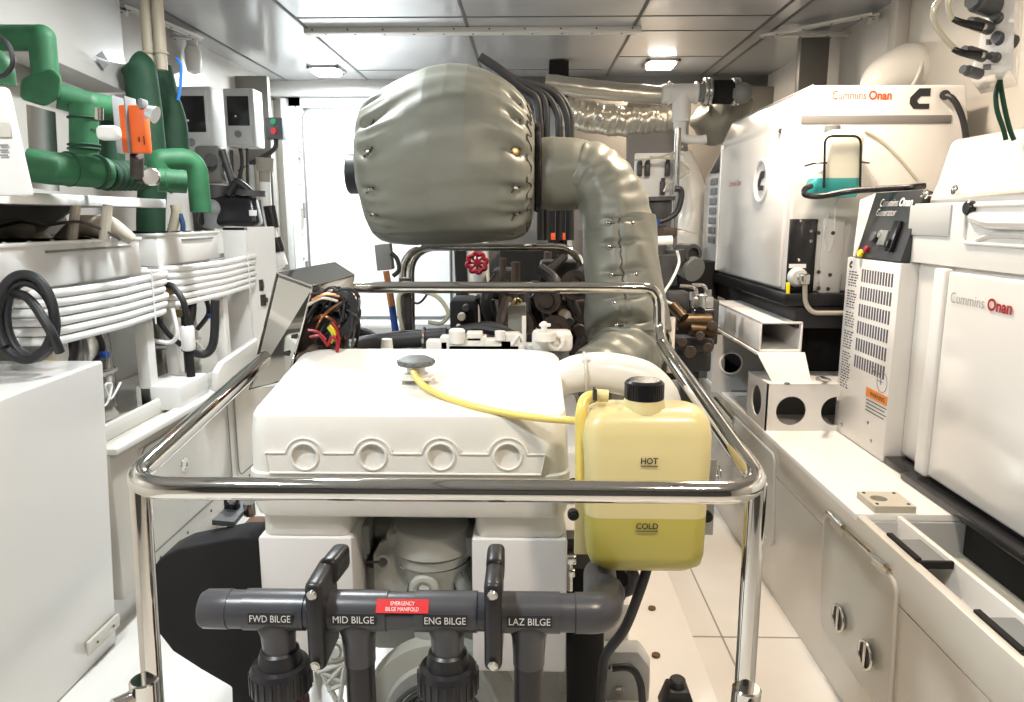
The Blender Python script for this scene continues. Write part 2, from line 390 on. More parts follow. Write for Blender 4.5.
# ================================================================== LEFT SIDE
# ---- near white locker
t = thing('storage_locker', 'large glossy white locker in the near left corner, black coil above it', 'locker', (-1.5, 1.3, 0))
MB().hexa([(-1.37, 2.20, 0), (-1.37, -0.3, 0), (XL+0.01, -0.3, 0), (XL+0.01, 2.20, 0)],
          [(-1.300, 2.17, 0.968), (-1.300, -0.3, 0.93), (XL+0.01, -0.3, 0.93), (XL+0.01, 2.16, 0.968)], 0.010, 3).build('body', GLOSS, t)
q = MB(); a = at_x(91, 647, -1.345); c2 = at_x(121, 615, -1.345)
q.obox((-1.362, a.y, a.z-0.03), (0.012, 0, 0), (0, c2.y-a.y, 0.0), (0.001, 0, 0.045), 0.003); pl = q.build('name_plate', CREAM, t)
screws(pl, [(-1.348, a.y+0.04, a.z-0.008), (-1.348, c2.y-0.04, a.z-0.008)], (1, 0, 0), 0.005, BRASS)
# ---- long low stringer bench on the left
CZ = 0.645
t = thing('side_bench', 'long white bench along the left side carrying the cooling units', 'bench', (-1.6, 3.9, 0))
MB().span((XL+0.01, 2.25, 0.12), (-1.36, 5.3, CZ-0.01), 0.012).build('body', CREAM, t)
MB().span((XL+0.01, 2.25, 0.0), (-1.42, 5.3, 0.12)).build('toe_kick', WHITE, t)
MB().span((-1.40, 2.25, CZ-0.01), (-1.335, 5.3, CZ+0.012), 0.006).build('lip', ENGW, t)
MB().span((-1.47, 2.25, CZ-0.01), (-1.45, 5.3, CZ+0.05), 0.006).build('coaming', ENGW, t)
for ya, yb in ((2.42, 3.16), (3.24, 3.9), (3.98, 4.7)):
    q = MB(); q.span((-1.362, ya, 0.20), (-1.352, yb, 0.60), 0.006); pp = q.build('access_panel', GREYP if ya < 0 else CREAM, t)
    g = MB(); g.tube(corner([(-1.352, ya+.2, 0.20), (-1.352, ya, 0.20), (-1.352, ya, 0.60), (-1.352, yb, 0.60), (-1.352, yb, 0.20), (-1.352, ya+.19, 0.20)], 0.05), 0.004, 6, smooth=False); g.build('gasket', GREY, pp)
    for k in (0.40, 0.52):
        g = MB(); g.ring((-1.35, ya+0.3, k-0.08), (1, 0, 0), 0.024, 0.005, 20, 6); g.lathe([(0, 0.003), (0.02, 0.003), (0.022, 0)], (-1.352, ya+0.3, k-0.08), (1, 0, 0), 20); g.build('latch', STEEL, pp)
screws(t, [(-1.36, 2.5+0.22*i, 0.155) for i in range(12)], (1, 0, 0), 0.007)
# ---- two cooling units: white lid box, hose bundle, canister, posts
def cooling_unit(x, y0, y1, zt, zb, name_lab, hose_y0, hose_y1, hz, n, grp):
    t = thing('air_conditioning_unit', name_lab, 'cooling unit', (x-0.2, (y0+y1)/2, CZ), grp)
    MB().span((XL+0.02, y0, zb), (x, y1, zt), 0.012).build('casing', WHITE, t)
    MB().span((XL+0.02, y0-0.005, zt-0.012), (x+0.008, y1+0.005, zt), 0.004).build('lid', WHITE, t)
    screws(t, [(x-0.03, y0+0.06+0.11*i, zt) for i in range(int((y1-y0)/0.11))], (0, 0, 1), 0.007, WHITE)
    MB().span((x-0.01, y0+0.35*(y1-y0), zt-0.035), (x+0.010, y1-0.08, zt-0.028), 0.002).build('slot', GREY, t)
    MB().span((XL+0.02, y0, zb-0.05), (x-0.05, y1, zb), 0.004).build('shelf', ENGW, t)
    # stainless canister
    for yc in ((y0+y1)/2 + 0.02, y1-0.16):
        c = (x-0.16, yc, CZ)
        q = MB(); q.lathe([(0, 0), (0.088, 0), (0.092, 0.01), (0.092, 0.17), (0.096, 0.175), (0.096, 0.19), (0.090, 0.195), (0.085, 0.33), (0.06, 0.38), (0, 0.385)], c, (0, 0, 1), 32)
        co = q.build('canister', STEEL, t)
        q = MB(); q.ring((c[0], c[1], CZ+0.182), (0, 0, 1), 0.096, 0.006); q.build('clamp_band', HOSEW, co)
    for yp in (max(y0+0.08, 2.26), y1-0.02):
        MB().span((x-0.03, yp-0.03, CZ), (x+0.02, yp+0.03, hz-0.02), 0.006).build('post', WHITE, t)
    # cables to the canister
    q = MB(); ym = (y0+y1)/2 - 0.06
    q.tube([(x+0.0, ym+0.02, zb-0.08), (x+0.01, ym-0.01, zb-0.2), (x+0.0, ym-0.05, zb-0.3), (x-0.05, ym-0.08, CZ)], 0.024, 12)
    q.tube([(x, ym+0.02, zb-0.12), (x+0.02, ym+0.11, zb-0.16), (x+0.02, ym+0.14, zb-0.24), (x, ym+0.06, zb-0.30)], 0.011, 8); q.build('black_cable', BLACK, t)
    q = MB(); q.tube([(x+0.01, ym+0.02, zb-0.35), (x+0.02, ym+0.12, zb-0.43), (x+0.02, ym+0.18, zb-0.37), (x+0.02, ym+0.14, zb-0.36), (x+0.01, ym+0.18, zb-0.42), (x, ym+0.27, zb-0.38)], 0.004, 6); q.build('thin_wire', HOSEW, t)
    q = MB(); q.cyl((x+0.02, ym+0.13, zb-0.25), (x+0.045, ym+0.13, zb-0.25), 0.012); q.build('connector', BLUE, t)
    q = MB(); q.cyl((x+0.0, ym-0.12, zb-0.15), (x, ym-0.12, zb-0.2), 0.013); q.build('red_fitting', RED, t)
    q = MB(); q.cyl((x+0.0, ym-0.12, zb-0.22), (x, ym-0.12, zb-0.27), 0.013); q.build('yellow_fitting', YEL2, t)
    # six stacked hoses wrapping the corner
    h = thing('hose_bundle', 'stack of six white hoses strapped below the ' + ('nearer' if y0 < 2.5 else 'farther') + ' white cooling unit', 'hose', (x+0.05, hose_y0, hz), 'white hose stacks')
    pitch = 0.029
    for k in range(n):
        zz = hz + (n-1-k)*pitch + 0.0; e = hose_y1 - 0.012*(k % 3) - 0.01*k*0.3
        q = MB(); xx = x+0.055
        q.tube(corner([(x-0.25, hose_y0-0.02, zz+0.0), (xx, hose_y0-0.015*k*0.2, zz), (xx, (hose_y0+e)/2, zz-0.004), (xx, e, zz+0.008), (x-0.2, e+0.03, zz+0.006)], 0.07, 8), 0.0135, 12, smooth=False)
        q.build('hose', HOSEW, h)
    q = MB()
    for yy in (hose_y1-0.18,):
        q.tube([(x+0.071, yy, hz-0.03), (x+0.071, yy, hz+n*pitch)], 0.003, 6, smooth=False)
    q.build('cable_tie', HOSEW, h)
    return t
UX = -1.5
cooling_unit(UX, 1.95, 2.82, 1.325, 1.18, 'nearer white cooling unit with a flat lid, left of the black valve fittings', 2.18, 2.93, 1.025, 6, 'white cooling units')
cooling_unit(UX, 2.95, 3.55, 1.335, 1.20, 'farther white cooling unit with a flat lid, next to the white angle bracket', 2.98, 3.90, 1.045, 6, 'white cooling units')
# valves between the two units
t = thing('drain_valve', 'white plastic valve with black hose tails between the two cooling units', 'valve', (-1.42, 2.95, CZ))
c = at(188, 338, 2.95)
MB().box(c, (0.05, 0.05, 0.11), 0.015).build('valve_body', HOSEW, t)
q = MB(); q.cyl(c-V((0, 0, 0.055)), V((c.x, c.y, CZ)), 0.017); q.cyl(c+V((0, 0, 0.05)), c+V((0, 0, 0.09)), 0.02, n=6); q.build('drain_pipe', MATTE, t)
q = MB()
q.tube([c+V((0, 0, 0.08)), c+V((0.0, -0.02, 0.16)), c+V((-0.06, 0, 0.22)), c+V((-0.1, 0.0, 0.17))], 0.013, 10)
q.tube([c+V((-0.02, 0.0, -0.04)), c+V((0.03, 0.06, -0.08)), c+V((0.07, 0.08, -0.03)), c+V((0.09, 0.08, 0.15))], 0.018, 10)
q.tube([c+V((-0.03, 0.0, -0.03)), c+V((-0.07, -0.02, 0.02)), c+V((-0.11, -0.04, 0.10))], 0.011, 10); q.build('hose', BLACK, t)
q = MB(); q.tube([c+V((-0.03, -0.05, 0.13)), c+V((-0.02, -0.05, 0.03)), c+V((-0.05, -0.05, -0.01)), c+V((-0.12, -0.06, 0.0))], 0.009, 8)
q.build('white_elbow', HOSEW, t)
q = MB(); q.cyl(c+V((-0.05, 0.02, 0.10)), c+V((-0.0, 0.02, 0.10)), 0.018, n=6); q.cyl(c+V((-0.08, 0, 0.19)), c+V((-0.03, 0, 0.2)), 0.016, n=8); q.build('brass_fitting', BRASS, t)
# second set of fittings at the end of unit two
t = thing('hose_fitting', 'cluster of dark hose fittings at the end of the farther cooling unit', 'fitting', at(257, 345, 3.9))
q = MB()
for px, py, r in ((258, 285, .03), (262, 300, .022), (257, 315, .028), (262, 330, .02)):
    p = at(px, py, 3.9); q.cyl(p-V((0, 0, 0.03)), p+V((0, 0, 0.03)), r, n=8); q.cyl(p-V((0.04, 0, 0)), p+V((0.03, 0, 0)), r*0.6, n=10)
q.build('elbow', DKBROWN, t)
q = MB(); p = at(250, 300, 3.9); q.tube([p, p+V((0.03, 0, -0.08)), p+V((0, 0, -0.16)), p+V((-0.05, 0, -0.17))], 0.012, 8); q.build('hose', HOSEW, t)
q = MB(); q.tube([at(262, 320, 3.9), at(260, 335, 3.9), at(250, 335, 3.9)], 0.015, 8); q.cyl(at(258, 350, 3.9), at(262, 336, 3.9), 0.025); q.build('white_cup', HOSEW, t)
# white tray leaning on the bench
t = MB(); a = [at(218, 392, 2.9), at(218, 372, 2.9), at(224, 362, 2.95), at(258, 338, 3.35), at(258, 356, 3.35)]
t.prism(a, (-0.03, 0, 0.0), 0.008, 3); tag(t.build('tray', GLOSS), 'white rounded plastic tray standing on the left bench edge behind the steel box', 'tray')
t = MB(); p0 = at(168, 395, 2.85); t.box((p0.x, p0.y+0.05, CZ+0.05), (0.18, 0.26, 0.10), 0.01); tag(t.build('storage_bin', WHITE), 'small white open bin on the bench under the white valve', 'bin')
# ---- black coil of hose on the near unit
t = thing('hose_coil', 'thick black hose coiled in a ring, hung over the white hoses at far left', 'hose', at(30, 350, 2.05))
q = MB(); pts = []
for k in range(0, 75):
    a = 2*PI*k/30 + 0.9; rr = 0.088 + 0.007*math.sin(k*0.13) + 0.016*k/75
    p = at(31, 318, 2.02); pts.append(p + V((math.cos(a)*rr*0.80 + 0.010*math.sin(k*.11), -0.035*k/75 + 0.012*math.sin(a), math.sin(a)*rr*1.15)))
q.tube(pts, 0.0135, 12, sub=3); q.build('coil', BLACK, t)
q = MB(); q.tube([at(-8, 284, 2.02), at(12, 292, 2.02), at(30, 300, 1.98), at(50, 330, 1.96), at(60, 352, 1.98)], 0.013, 10); q.build('tail', BLACK, t)
tag(MB().tube([at(-15, 262, 2.1), at(5, 268, 2.1), at(25, 276, 2.15), at(45, 278, 2.3)], 0.004, 8).build('ground_wire', mat('green_wire', (0.01, 0.25, 0.12), 0.4)), 'thin green wire draped above the black hose coil', 'wire')
# ---- shelf with green pipes
SX = -1.5
z = at_x(100, 196, SX).z
t = thing('pipe_shelf', 'narrow white shelf on the left wall under the green pipes', 'shelf', (-1.7, 2.5, z-0.04))
MB().span((XL+0.01, 1.5, z-0.035), (SX, at_x(166, 200, SX).y, z), 0.004).build('board', WHITE, t)
for y in (1.9, 2.6): MB().hexa([(XL+0.01, y, z-0.035), (SX-0.1, y, z-0.035), (XL+0.01, y, z-0.25)], [(XL+0.01, y+0.02, z-0.035), (SX-0.1, y+0.02, z-0.035), (XL+0.01, y+0.02, z-0.25)]).build('bracket', GREYP, t)
# canvas bags and pipe below shelf
t = thing('cable_bag', 'folded taupe cable trunk and clamps under the white shelf', 'bag', (-1.8, 2.4, 1.35))
for k, (px, py, w2) in enumerate(((20, 232, 60), (95, 228, 75))):
    a = at(px-w2/2, py+14, 2.6); c3 = at(px, py-2, 2.6); d3 = at(px+w2/2, py+12, 2.65)
    q = MB(); q.tube([a, lerp(a, c3, 0.6)+V((0, 0, 0.02)), c3, lerp(c3, d3, 0.4)+V((0, 0, 0.02)), d3], [0.02, 0.036, 0.04, 0.036, 0.02], 14); q.build('fold', BROWNGREY, t)
q = MB()
for px in (76, 108): q.cyl(at(px, 205, 2.45), at(px-4, 240, 2.45), 0.016, n=10)
q.build('hanger_rod', BROWNGREY, t)
q = MB(); q.tube([at(-5, 228, 2.4), at(20, 222, 2.4), at(45, 225, 2.4), at(80, 222, 2.42), at(112, 234, 2.45), at(120, 240, 2.45)], 0.005, 8); q.build('edge_cord', DKBROWN, t)
# near white control cabinet far left
t = thing('control_cabinet', 'white wall cabinet at the far left edge, with a small label', 'cabinet', (-1.5, 1.6, 1.45))
a = at(-60, 196, 1.9); b2 = at(28, 196, 1.9)
zz0 = b2.z; zz1 = at(20, 86, 1.9).z
MB().hexa([(b2.x+0.01, 1.9, zz0), (XL+0.1, 1.9, zz0), (XL+0.1, 1.93, zz0), (b2.x+0.0, 1.93, zz0)], [(b2.x-0.03, 1.9, zz1), (XL+0.1, 1.9, zz1), (XL+0.1, 1.93, zz1), (b2.x-0.03, 1.93, zz1)], 0.01).build('case', WHITE, t)
p = at(-2, 137, 1.895)
l = MB().obox(p, (0.035, 0, 0), (0, -0.003, 0), (0.0, 0, 0.035), 0.001).build('label_plate', CREAM, t)
q = MB()
for k in range(3): q.obox(at(0, 146+k*5, 1.894), (0.022, 0, 0), (0, -0.002, 0), (0, 0, 0.004))
q.build('label_line', GREYINK, t)
# ---- green insulated pipework
def joint(q, p, r): q.sphere(p, r*1.02, n=16)
def pline(q, pts, r, collar=()):
    for a, b3 in zip(pts, pts[1:]): q.cyl(a, b3, r, n=24)
    for p in pts[1:-1]: joint(q, p, r)
t = thing('insulated_pipe', 'bright green foam-insulated pipe run stepping across the white panel at upper left', 'pipe', at(85, 190, 2.5))
Y = 2.45; R1 = 0.043
top = [at(-6, 38, Y), at(42, 38, Y), at(47, 92, Y)]
q = MB(); pline(q, top, 0.040); q.build('upper_elbow', GREEN, t)
q = MB(); q.hexa([at(22, 78, Y-0.05), at(52, 68, Y-0.05), at(62, 76, Y-0.05), at(60, 98, Y-0.05), at(45, 107, Y-0.05), at(20, 99, Y-0.05)],
       [at(20, 80, Y+0.06), at(50, 69, Y+0.06), at(61, 76, Y+0.06), at(60, 98, Y+0.06), at(45, 105, Y+0.06), at(20, 99, Y+0.06)], 0.012, 3); q.build('elbow_sleeve', GREEN, t)
q = MB(); pline(q, [at(58, 96, Y), at(88, 104, Y+0.05), at(118, 110, Y+0.2)], 0.041); q.build('crossover', GREEN, t)
q = MB(); pline(q, [at(84, 104, Y), at(84, 158, Y)], 0.043); q.build('tee_drop', GREEN, t)
q = MB()
for y in (118, 145, 149): q.ring(at(84, y, Y), (0, 0, 1), 0.046, 0.004)
q.build('tape_band', DKGREEN, t)
q = MB(); pline(q, [at(112, 108, Y+0.2), at(112, 170, Y+0.2)], 0.042); q.build('rear_drop', DKGREEN, t)
t2 = thing('insulated_pipe', 'thick green insulated pipe lying on the white shelf, gauge at its end', 'pipe', at(60, 190, 2.3))
q = MB(); q.tube([at(28, 165, 2.2), at(50, 168, 2.22), at(105, 173, 2.4)], 0.049, 24, smooth=False); q.build('main_sleeve', GREEN, t2)
q = MB(); q.ring(at(68, 169, 2.28), (0.35, 1, 0), 0.050, 0.004); q.ring(at(98, 172, 2.37), (0.35, 1, 0), 0.05, 0.005); q.build('tape_band', DKGREEN, t2)
q = MB(); q.tube([at(105, 175, 2.42), at(138, 176, 2.6)], 0.045, 24, smooth=False, sub=40, rf=None); 
pts = [lerp(at(105, 175, 2.42), at(138, 176, 2.6), k/36) for k in range(37)]
q.tube(pts, lambda u: 0.047 + 0.005*math.sin(u*2*PI*6), 20, smooth=False); q.build('corrugated_sleeve', DKGREEN, t2)
q = MB(); q.span(at(100, 184, 2.5)+V((0, 0, 0)), at(106, 160, 2.5)+V((0, 0.02, 0)), 0.004); q.build('flange', HOSEW, t2)
# gauge
t = thing('pressure_gauge', 'small round white gauge in front of the green pipe, below the orange actuator', 'gauge', at(151, 190, 2.45))
c = at(152, 177, 2.5)
q = MB(); q.lathe([(0, 0), (0.028, 0), (0.03, 0.005), (0.03, 0.022), (0.026, 0.026)], c, (0.3, -1, 0), 28); q.build('case', STEEL, t)
MB().lathe([(0, 0.0), (0.026, 0.0), (0.026, 0.024), (0, 0.024)], c+V((0, -0.0, 0)), (0.3, -1, 0), 28).build('dial', HOSEW, t)
MB().cyl(c+V((0, 0.02, 0)), c+V((-0.06, 0.03, 0.0)), 0.02, n=10).build('stem', DKBROWN, t)
t = thing('insulated_pipe', 'green insulated pipe bending down in a wide elbow beside the grey wall boxes', 'pipe', at(180, 210, 2.9))
q = MB(); q.tube(corner([at(158, 170, 2.85), at(158, 160, 2.85), at(196, 158, 2.95), at(201, 212, 2.95)], 0.14, 12), 0.041, 24, smooth=False); q.build('elbow', GREEN, t)
q = MB(); q.tube([at(158, 180, 2.7), at(186, 182, 2.75)], 0.042, 24, smooth=False); q.ring(at(170, 181, 2.72), (1, 0.1, 0), 0.043, 0.003); q.build('side_sleeve', GREEN, t)
for nm, pts, r, m, lab in (
    ('insulated_pipe', [at(136, 66, 3.2), at(142, 80, 3.2), at(150, 165, 3.2)], 0.066, DKGREEN, 'fat dark green insulated pipe rising to the ceiling, nearer the orange actuator'),
    ('insulated_pipe', [at(157, 68, 3.5), at(163, 90, 3.5), at(172, 120, 3.5), at(176, 160, 3.5)], 0.062, DKGREEN, 'fat dark green insulated pipe rising to the ceiling, nearer the grey wall box'),
    ('insulated_pipe', [at(152, 185, 3.3), at(152, 240, 3.3), V((at(152, 240, 3.3).x, 3.3, CZ))], 0.060, DKGREEN, 'dark green insulated pipe going down behind the end of the shelf'),
    ('insulated_pipe', [at(-10, 60, 2.0), at(-1, 66, 2.0), at(0, 84, 2.0)], 0.035, GREEN, 'short green pipe end above the white cabinet at the left edge')):
    tag(MB().tube(pts, r, 24, sub=10, rf=lambda q2, a: 1+0.04*math.sin(a*3+q2*9)).build(nm, m), lab, 'pipe', 'green insulated pipes')
t = thing('copper_stub', 'pair of cream capped pipe stubs at the ceiling above the dark green pipes', 'pipe', at(153, 55, 3.3))
q = MB()
for px in (149, 161): q.cyl(V((at(px, 48, 3.3).x, 3.3, CEIL)), at(px+1, 70, 3.3), 0.024, n=16); q.ring(at(px, 53, 3.3), (0, 0, 1), 0.026, 0.006)
q.build('stub', mat('cream_pipe', (0.45, 0.40, 0.30), 0.5), t)
tag(MB().tube([at(176, 58, 3.3), at(181, 66, 3.3), at(180, 88, 3.3), at(178, 100, 3.3)], 0.007, 8).build('blue_tube', mat('bright_blue', (0.03, 0.2, 0.65), 0.4)), 'thin blue tube hanging beside the dark green pipes', 'tube')
# steel cover plate
t = MB(); t.obox(at(26, 104, 2.6), at(55, 112, 2.75)-at(26, 104, 2.6), (-0.01, 0.02, 0), at(31, 188, 2.6)-at(26, 104, 2.6)); tag(t.build('cover_plate', STEEL), 'dull metal cover plate behind the green pipe drop, left', 'plate')
# orange actuator
t = thing('valve_actuator', 'orange and grey valve actuator among the green pipes', 'actuator', at(135, 160, 2.35))
Y = 2.3
q = MB(); q.span(at(117, 153, Y), at(129, 100, Y+0.1), 0.006); q.build('housing', GREY, t)
q = MB(); q.span(at(122, 153, Y-0.03), at(149, 106, Y+0.0), 0.006); q.build('orange_cover', ORANGE, t)
q = MB(); q.span(at(128, 153, Y-0.045), at(136, 99, Y+0.02), 0.004); q.build('centre_band', GREY, t)
q = MB(); q.span(at(137, 109, Y-0.04), at(149, 100, Y+0.0), 0.008); q.build('top_cap', GREY, t)
q = MB(); q.cyl(at(148, 112, Y-0.04), at(156, 115, Y-0.04), 0.02, 0.026, n=20); q.build('clear_knob', mat('clear_plastic', (0.55, 0.57, 0.58), 0.1, coat=0.5), t)
q = MB(); q.span(at(138, 137, Y-0.034), at(140, 142, Y-0.03)); q.span(at(143, 136, Y-0.034), at(145, 145, Y-0.03)); q.build('slot', INK, t)
q = MB(); q.cyl(at(137, 155, Y), at(137, 175, Y+.05), 0.02); q.build('stem', DKBROWN, t)
t = thing('lever_handle', 'white plastic lever handle in front of the green pipe', 'handle', at(108, 140, 2.25))
MB().box(at(109, 133, 2.2), (0.066, 0.04, 0.042), 0.016, seg=4).build('grip', WHITE, t)
q = MB(); q.cyl(at(99, 133, 2.22), at(92, 130, 2.35), 0.006); q.cyl(at(99, 108, 2.3), at(99, 120, 2.3), 0.012); q.build('stem', STEEL, t)
MB().span(at(100, 139, 2.179), at(116, 128, 2.2)).build('grip_ribs', CREAM, t) if False else None
# ---- far left wall: grey boxes
def wallbox(px0, py0, px1, py1, Y, lab):
    t = thing('control_box', lab, 'control box', at((px0+px1)/2, py1, Y), 'grey control boxes on the far wall')
    a = at(px0, py1, Y); b4 = at(px1, py0, Y)
    MB().span((a.x, Y, a.z), (b4.x, Y+0.16, b4.z), 0.012).build('case', GREYP, t)
    w2 = b4.x-a.x; h2 = b4.z-a.z
    MB().span((a.x+0.02, Y-0.012, a.z+0.02), (b4.x-0.02, Y+0.01, b4.z-0.02), 0.008).build('cover', GREYP, t)
    MB().span((a.x+w2*0.15, Y-0.018, a.z+h2*0.36), (b4.x-w2*0.15, Y-0.01, b4.z-h2*0.14), 0.003).build('display', GLBLK, t)
    q = MB(); q.lathe([(0, 0.01), (0.02, 0.01), (0.022, 0)], (a.x+w2*0.45, Y-0.012, a.z+h2*0.22), (0, -1, 0), 18); q.build('button', GREY, t)
    q = MB(); q.lathe([(0, 0.004), (0.006, 0.004), (0.006, 0)], (a.x+w2*0.42, Y-0.018, a.z+h2*0.52), (0, -1, 0), 10); q.build('indicator', LETW, t)
    return t
wallbox(176, 160, 212, 86, 4.6, 'x') if False else None
t1 = wallbox(176, 86, 210, 158, 4.1, 'grey control box with dark window, half hidden behind the dark green pipe')
t2 = wallbox(226, 88, 253, 147, 4.7, 'grey control box with dark display beside the small red and green switch')
for tt, px, py in ((t2, 240, 165),):
    q = MB(); q.tube([at(px, 147, 4.8), at(px+2, 165, 4.8), at(px-4, 190, 4.8)], 0.012, 8); q.tube([at(px+7, 147, 4.8), at(px+8, 190, 4.8)], 0.01, 8); q.build('cable', BLACK, tt)
t = thing('push_switch', 'small dark switch box with green and red buttons on the far wall', 'switch', at(274, 138, 5.0))
a = at(266, 139, 5.0); b4 = at(282, 117, 5.0)
MB().span((a.x, 5.0, a.z), (b4.x, 5.08, b4.z), 0.008).build('case', DGREY, t)
MB().cyl(((a.x+b4.x)/2, 5.0, a.z+0.11), ((a.x+b4.x)/2, 4.985, a.z+0.11), 0.018).build('green_button', mat('green_button', (0.0, 0.3, 0.1), 0.4), t)
MB().cyl(((a.x+b4.x)/2, 5.0, a.z+0.05), ((a.x+b4.x)/2, 4.985, a.z+0.05), 0.02).build('red_button', mat('red_button', (0.6, 0.01, 0.02), 0.4), t)
q = MB(); q.tube([at(276, 139, 5.03), at(275, 148, 5.0), at(262, 158, 5.0), at(246, 166, 4.9), at(240, 172, 4.9)], 0.016, 8); q.build('cable', BLACK, t)
# conduit fitting and dosing tube
t = thing('filter_column', 'slim white tube with black bands running down beside the door', 'tube', at(282, 268, 4.5))
q = MB(); q.cyl(at(265, 158, 4.6), at(265, 172, 4.6), 0.055, 0.05); q.cyl(at(265, 172, 4.6), at(265, 182, 4.6), 0.035); q.build('head', mat('fitting_grey_tan', (0.30, 0.28, 0.24), 0.4), t)
q = MB(); q.tube([at(265, 178, 4.6), at(268, 215, 4.6), at(280, 268, 4.6)], 0.032, 14); q.build('tube', HOSEW, t)
q = MB()
for (x0, y0), (x1, y1) in (((269, 206), (273, 228)), ((275, 238), (279, 252))): q.cyl(at(x0, y0, 4.6), at(x1, y1, 4.6), 0.040, n=16)
q.build('black_band', GLBLK, t)
q = MB()
for (x0, y0), (x1, y1) in (((277, 254), (281, 266)),): q.cyl(at(x0, y0, 4.6), at(x1, y1, 4.6), 0.045, n=16)
q.build('union_nut', HOSEW, t)
# wall pipes between
t = thing('vertical_pipe', 'group of slim grey pipes on the far wall under the control boxes', 'pipe', at(235, 200, 4.7))
for px, r, m in ((244, .02, BROWNGREY), (251, .026, GREYP), (257, .02, BROWNGREY), (230, .02, DGREY), (222, .018, GREYP)):
    MB().cyl(at(px, 150 if px < 250 else 165, 4.9), at(px+2, 200, 4.9), r, n=14).build('pipe', m, t)
# pump motor with black housing
t = thing('water_pump', 'black pump housing with small white label on the white angle bracket', 'pump', at(230, 226, 4.0))
a = at(203, 226, 4.0); b4 = at(264, 196, 4.0)
MB().hexa([(a.x, 3.9, a.z), (b4.x, 3.9, a.z), (b4.x-0.02, 4.05, a.z), (a.x, 4.05, a.z)], [(a.x+0.03, 3.93, b4.z), (b4.x-0.03, 3.93, b4.z), (b4.x-0.04, 4.03, b4.z), (a.x+0.03, 4.03, b4.z)], 0.03, 3).build('housing', GLBLK, t)
q = MB(); q.cyl(at(216, 198, 4.0), at(216, 185, 4.0), 0.07); q.cyl(at(232, 198, 4.0), at(240, 182, 4.05), 0.04); q.cyl(at(250, 196, 4.0), at(250, 190, 4.0), 0.08); q.build('manifold', DKGREY, t)
q = MB(); q.box(at(212, 165, 4.1), (0.14, 0.12, 0.2), 0.02); q.cyl(at(200, 170, 4.1), at(228, 172, 4.1), 0.05); q.build('strainer', mat('cast_grey', (0.16, 0.155, 0.14), 0.5, bump=0.3), t)
q = MB(); q.cyl(at(211, 160, 4.03), at(211, 160, 3.98), 0.035); q.cyl(at(222, 150, 4.03), at(235, 190, 4.03), 0.02); q.build('cap', DKGREY, t)
q = MB(); q.tube([at(228, 195, 3.95), at(236, 183, 3.95), at(246, 188, 3.95), at(254, 198, 3.95)], 0.02, 10); q.build('hose', BLACK, t)
p = at(253, 213, 3.895); MB().box(p, (0.04, 0.008, 0.03), 0.002).build('label_plate', LETW, t)
q = MB(); q.cyl(at(214, 228, 3.95), at(214, 208, 3.95), 0.055, n=20); q.sphere(at(214, 210, 3.95), 0.06); q.build('grey_cap', GREY, t)
t = thing('angle_bracket', 'white sheet metal angle bracket under the black pump', 'bracket', at(250, 380, 3.9))
a = at(222, 227, 3.8); b4 = at(250, 300, 3.8); z0 = CZ
MB().span((a.x, 3.8, z0), (b4.x, 3.83, a.z), 0.004).build('front_plate', WHITE, t)
sx = at(274, 225, 4.0).x; MB().hexa([(b4.x-0.01, 3.8, z0), (sx, 4.0, z0), (sx, 4.0, a.z), (b4.x-0.01, 3.8, a.z)], [(b4.x-0.02, 3.81, z0), (sx-0.01, 4.01, z0), (sx-0.01, 4.01, a.z), (b4.x-0.02, 3.81, a.z)]).build('side_plate', WHITE, t)
MB().span((a.x, 3.8, a.z-0.02), (b4.x+0.0, 4.0, a.z), 0.004).build('top_plate', WHITE, t)
q = MB(); q.cyl(at(186, 196, 4.4), at(186, 244, 4.4), 0.16); q.build('tank', DKGREY, None); 
tag(COL.objects['tank'], 'dark tank standing behind the green elbow at the far left wall', 'tank')
t = thing('brass_clip_pipe', 'short pale pipe with clip beside the dark green pipe end', 'pipe', at(172, 238, 3.4))
q = MB(); q.tube([at(175, 205, 3.4), at(176, 215, 3.4), at(170, 238, 3.4)], 0.022, 12); q.build('pipe', mat('cream_pipe', (0.45, 0.40, 0.30), 0.5), t)
q = MB(); q.tube([at(180, 214, 3.4), at(183, 225, 3.4), at(182, 238, 3.4)], 0.012, 8); q.build('blue_hose', mat('dull_blue', (0.03, 0.07, 0.16), 0.4), t)
# white detector on ceiling
t = thing('smoke_detector', 'small white round detector hanging from the ceiling near the grey box', 'detector', at(193, 55, 4.3))
q = MB(); c = at(193, 55, 4.3); q.lathe([(0, 0.05), (0.035, 0.045), (0.045, 0.02), (0.045, -0.03), (0.042, -0.06)], V((c.x, c.y, c.z)), (0, 0, 1), 24); q.build('body', WHITE, t)
q = MB(); q.lathe([(0.042, 0.0), (0.035, -0.03), (0, -0.045)], V((c.x, c.y, c.z-0.06)), (0, 0, 1), 24); q.build('lens', HOSEW, t)
q = MB(); q.cyl((c.x, c.y, c.z+0.05), (c.x, c.y, CEIL), 0.03); q.build('mount', WHITE, t)
tag(MB().tube([at(-3, 35, 1.9), at(8, 44, 1.9), at(13, 62, 1.9), at(6, 74, 1.9), at(-2, 77, 1.9)], 0.006, 8).build('black_cable', BLACK), 'black cable looping over the white cabinet at the left edge', 'cable')
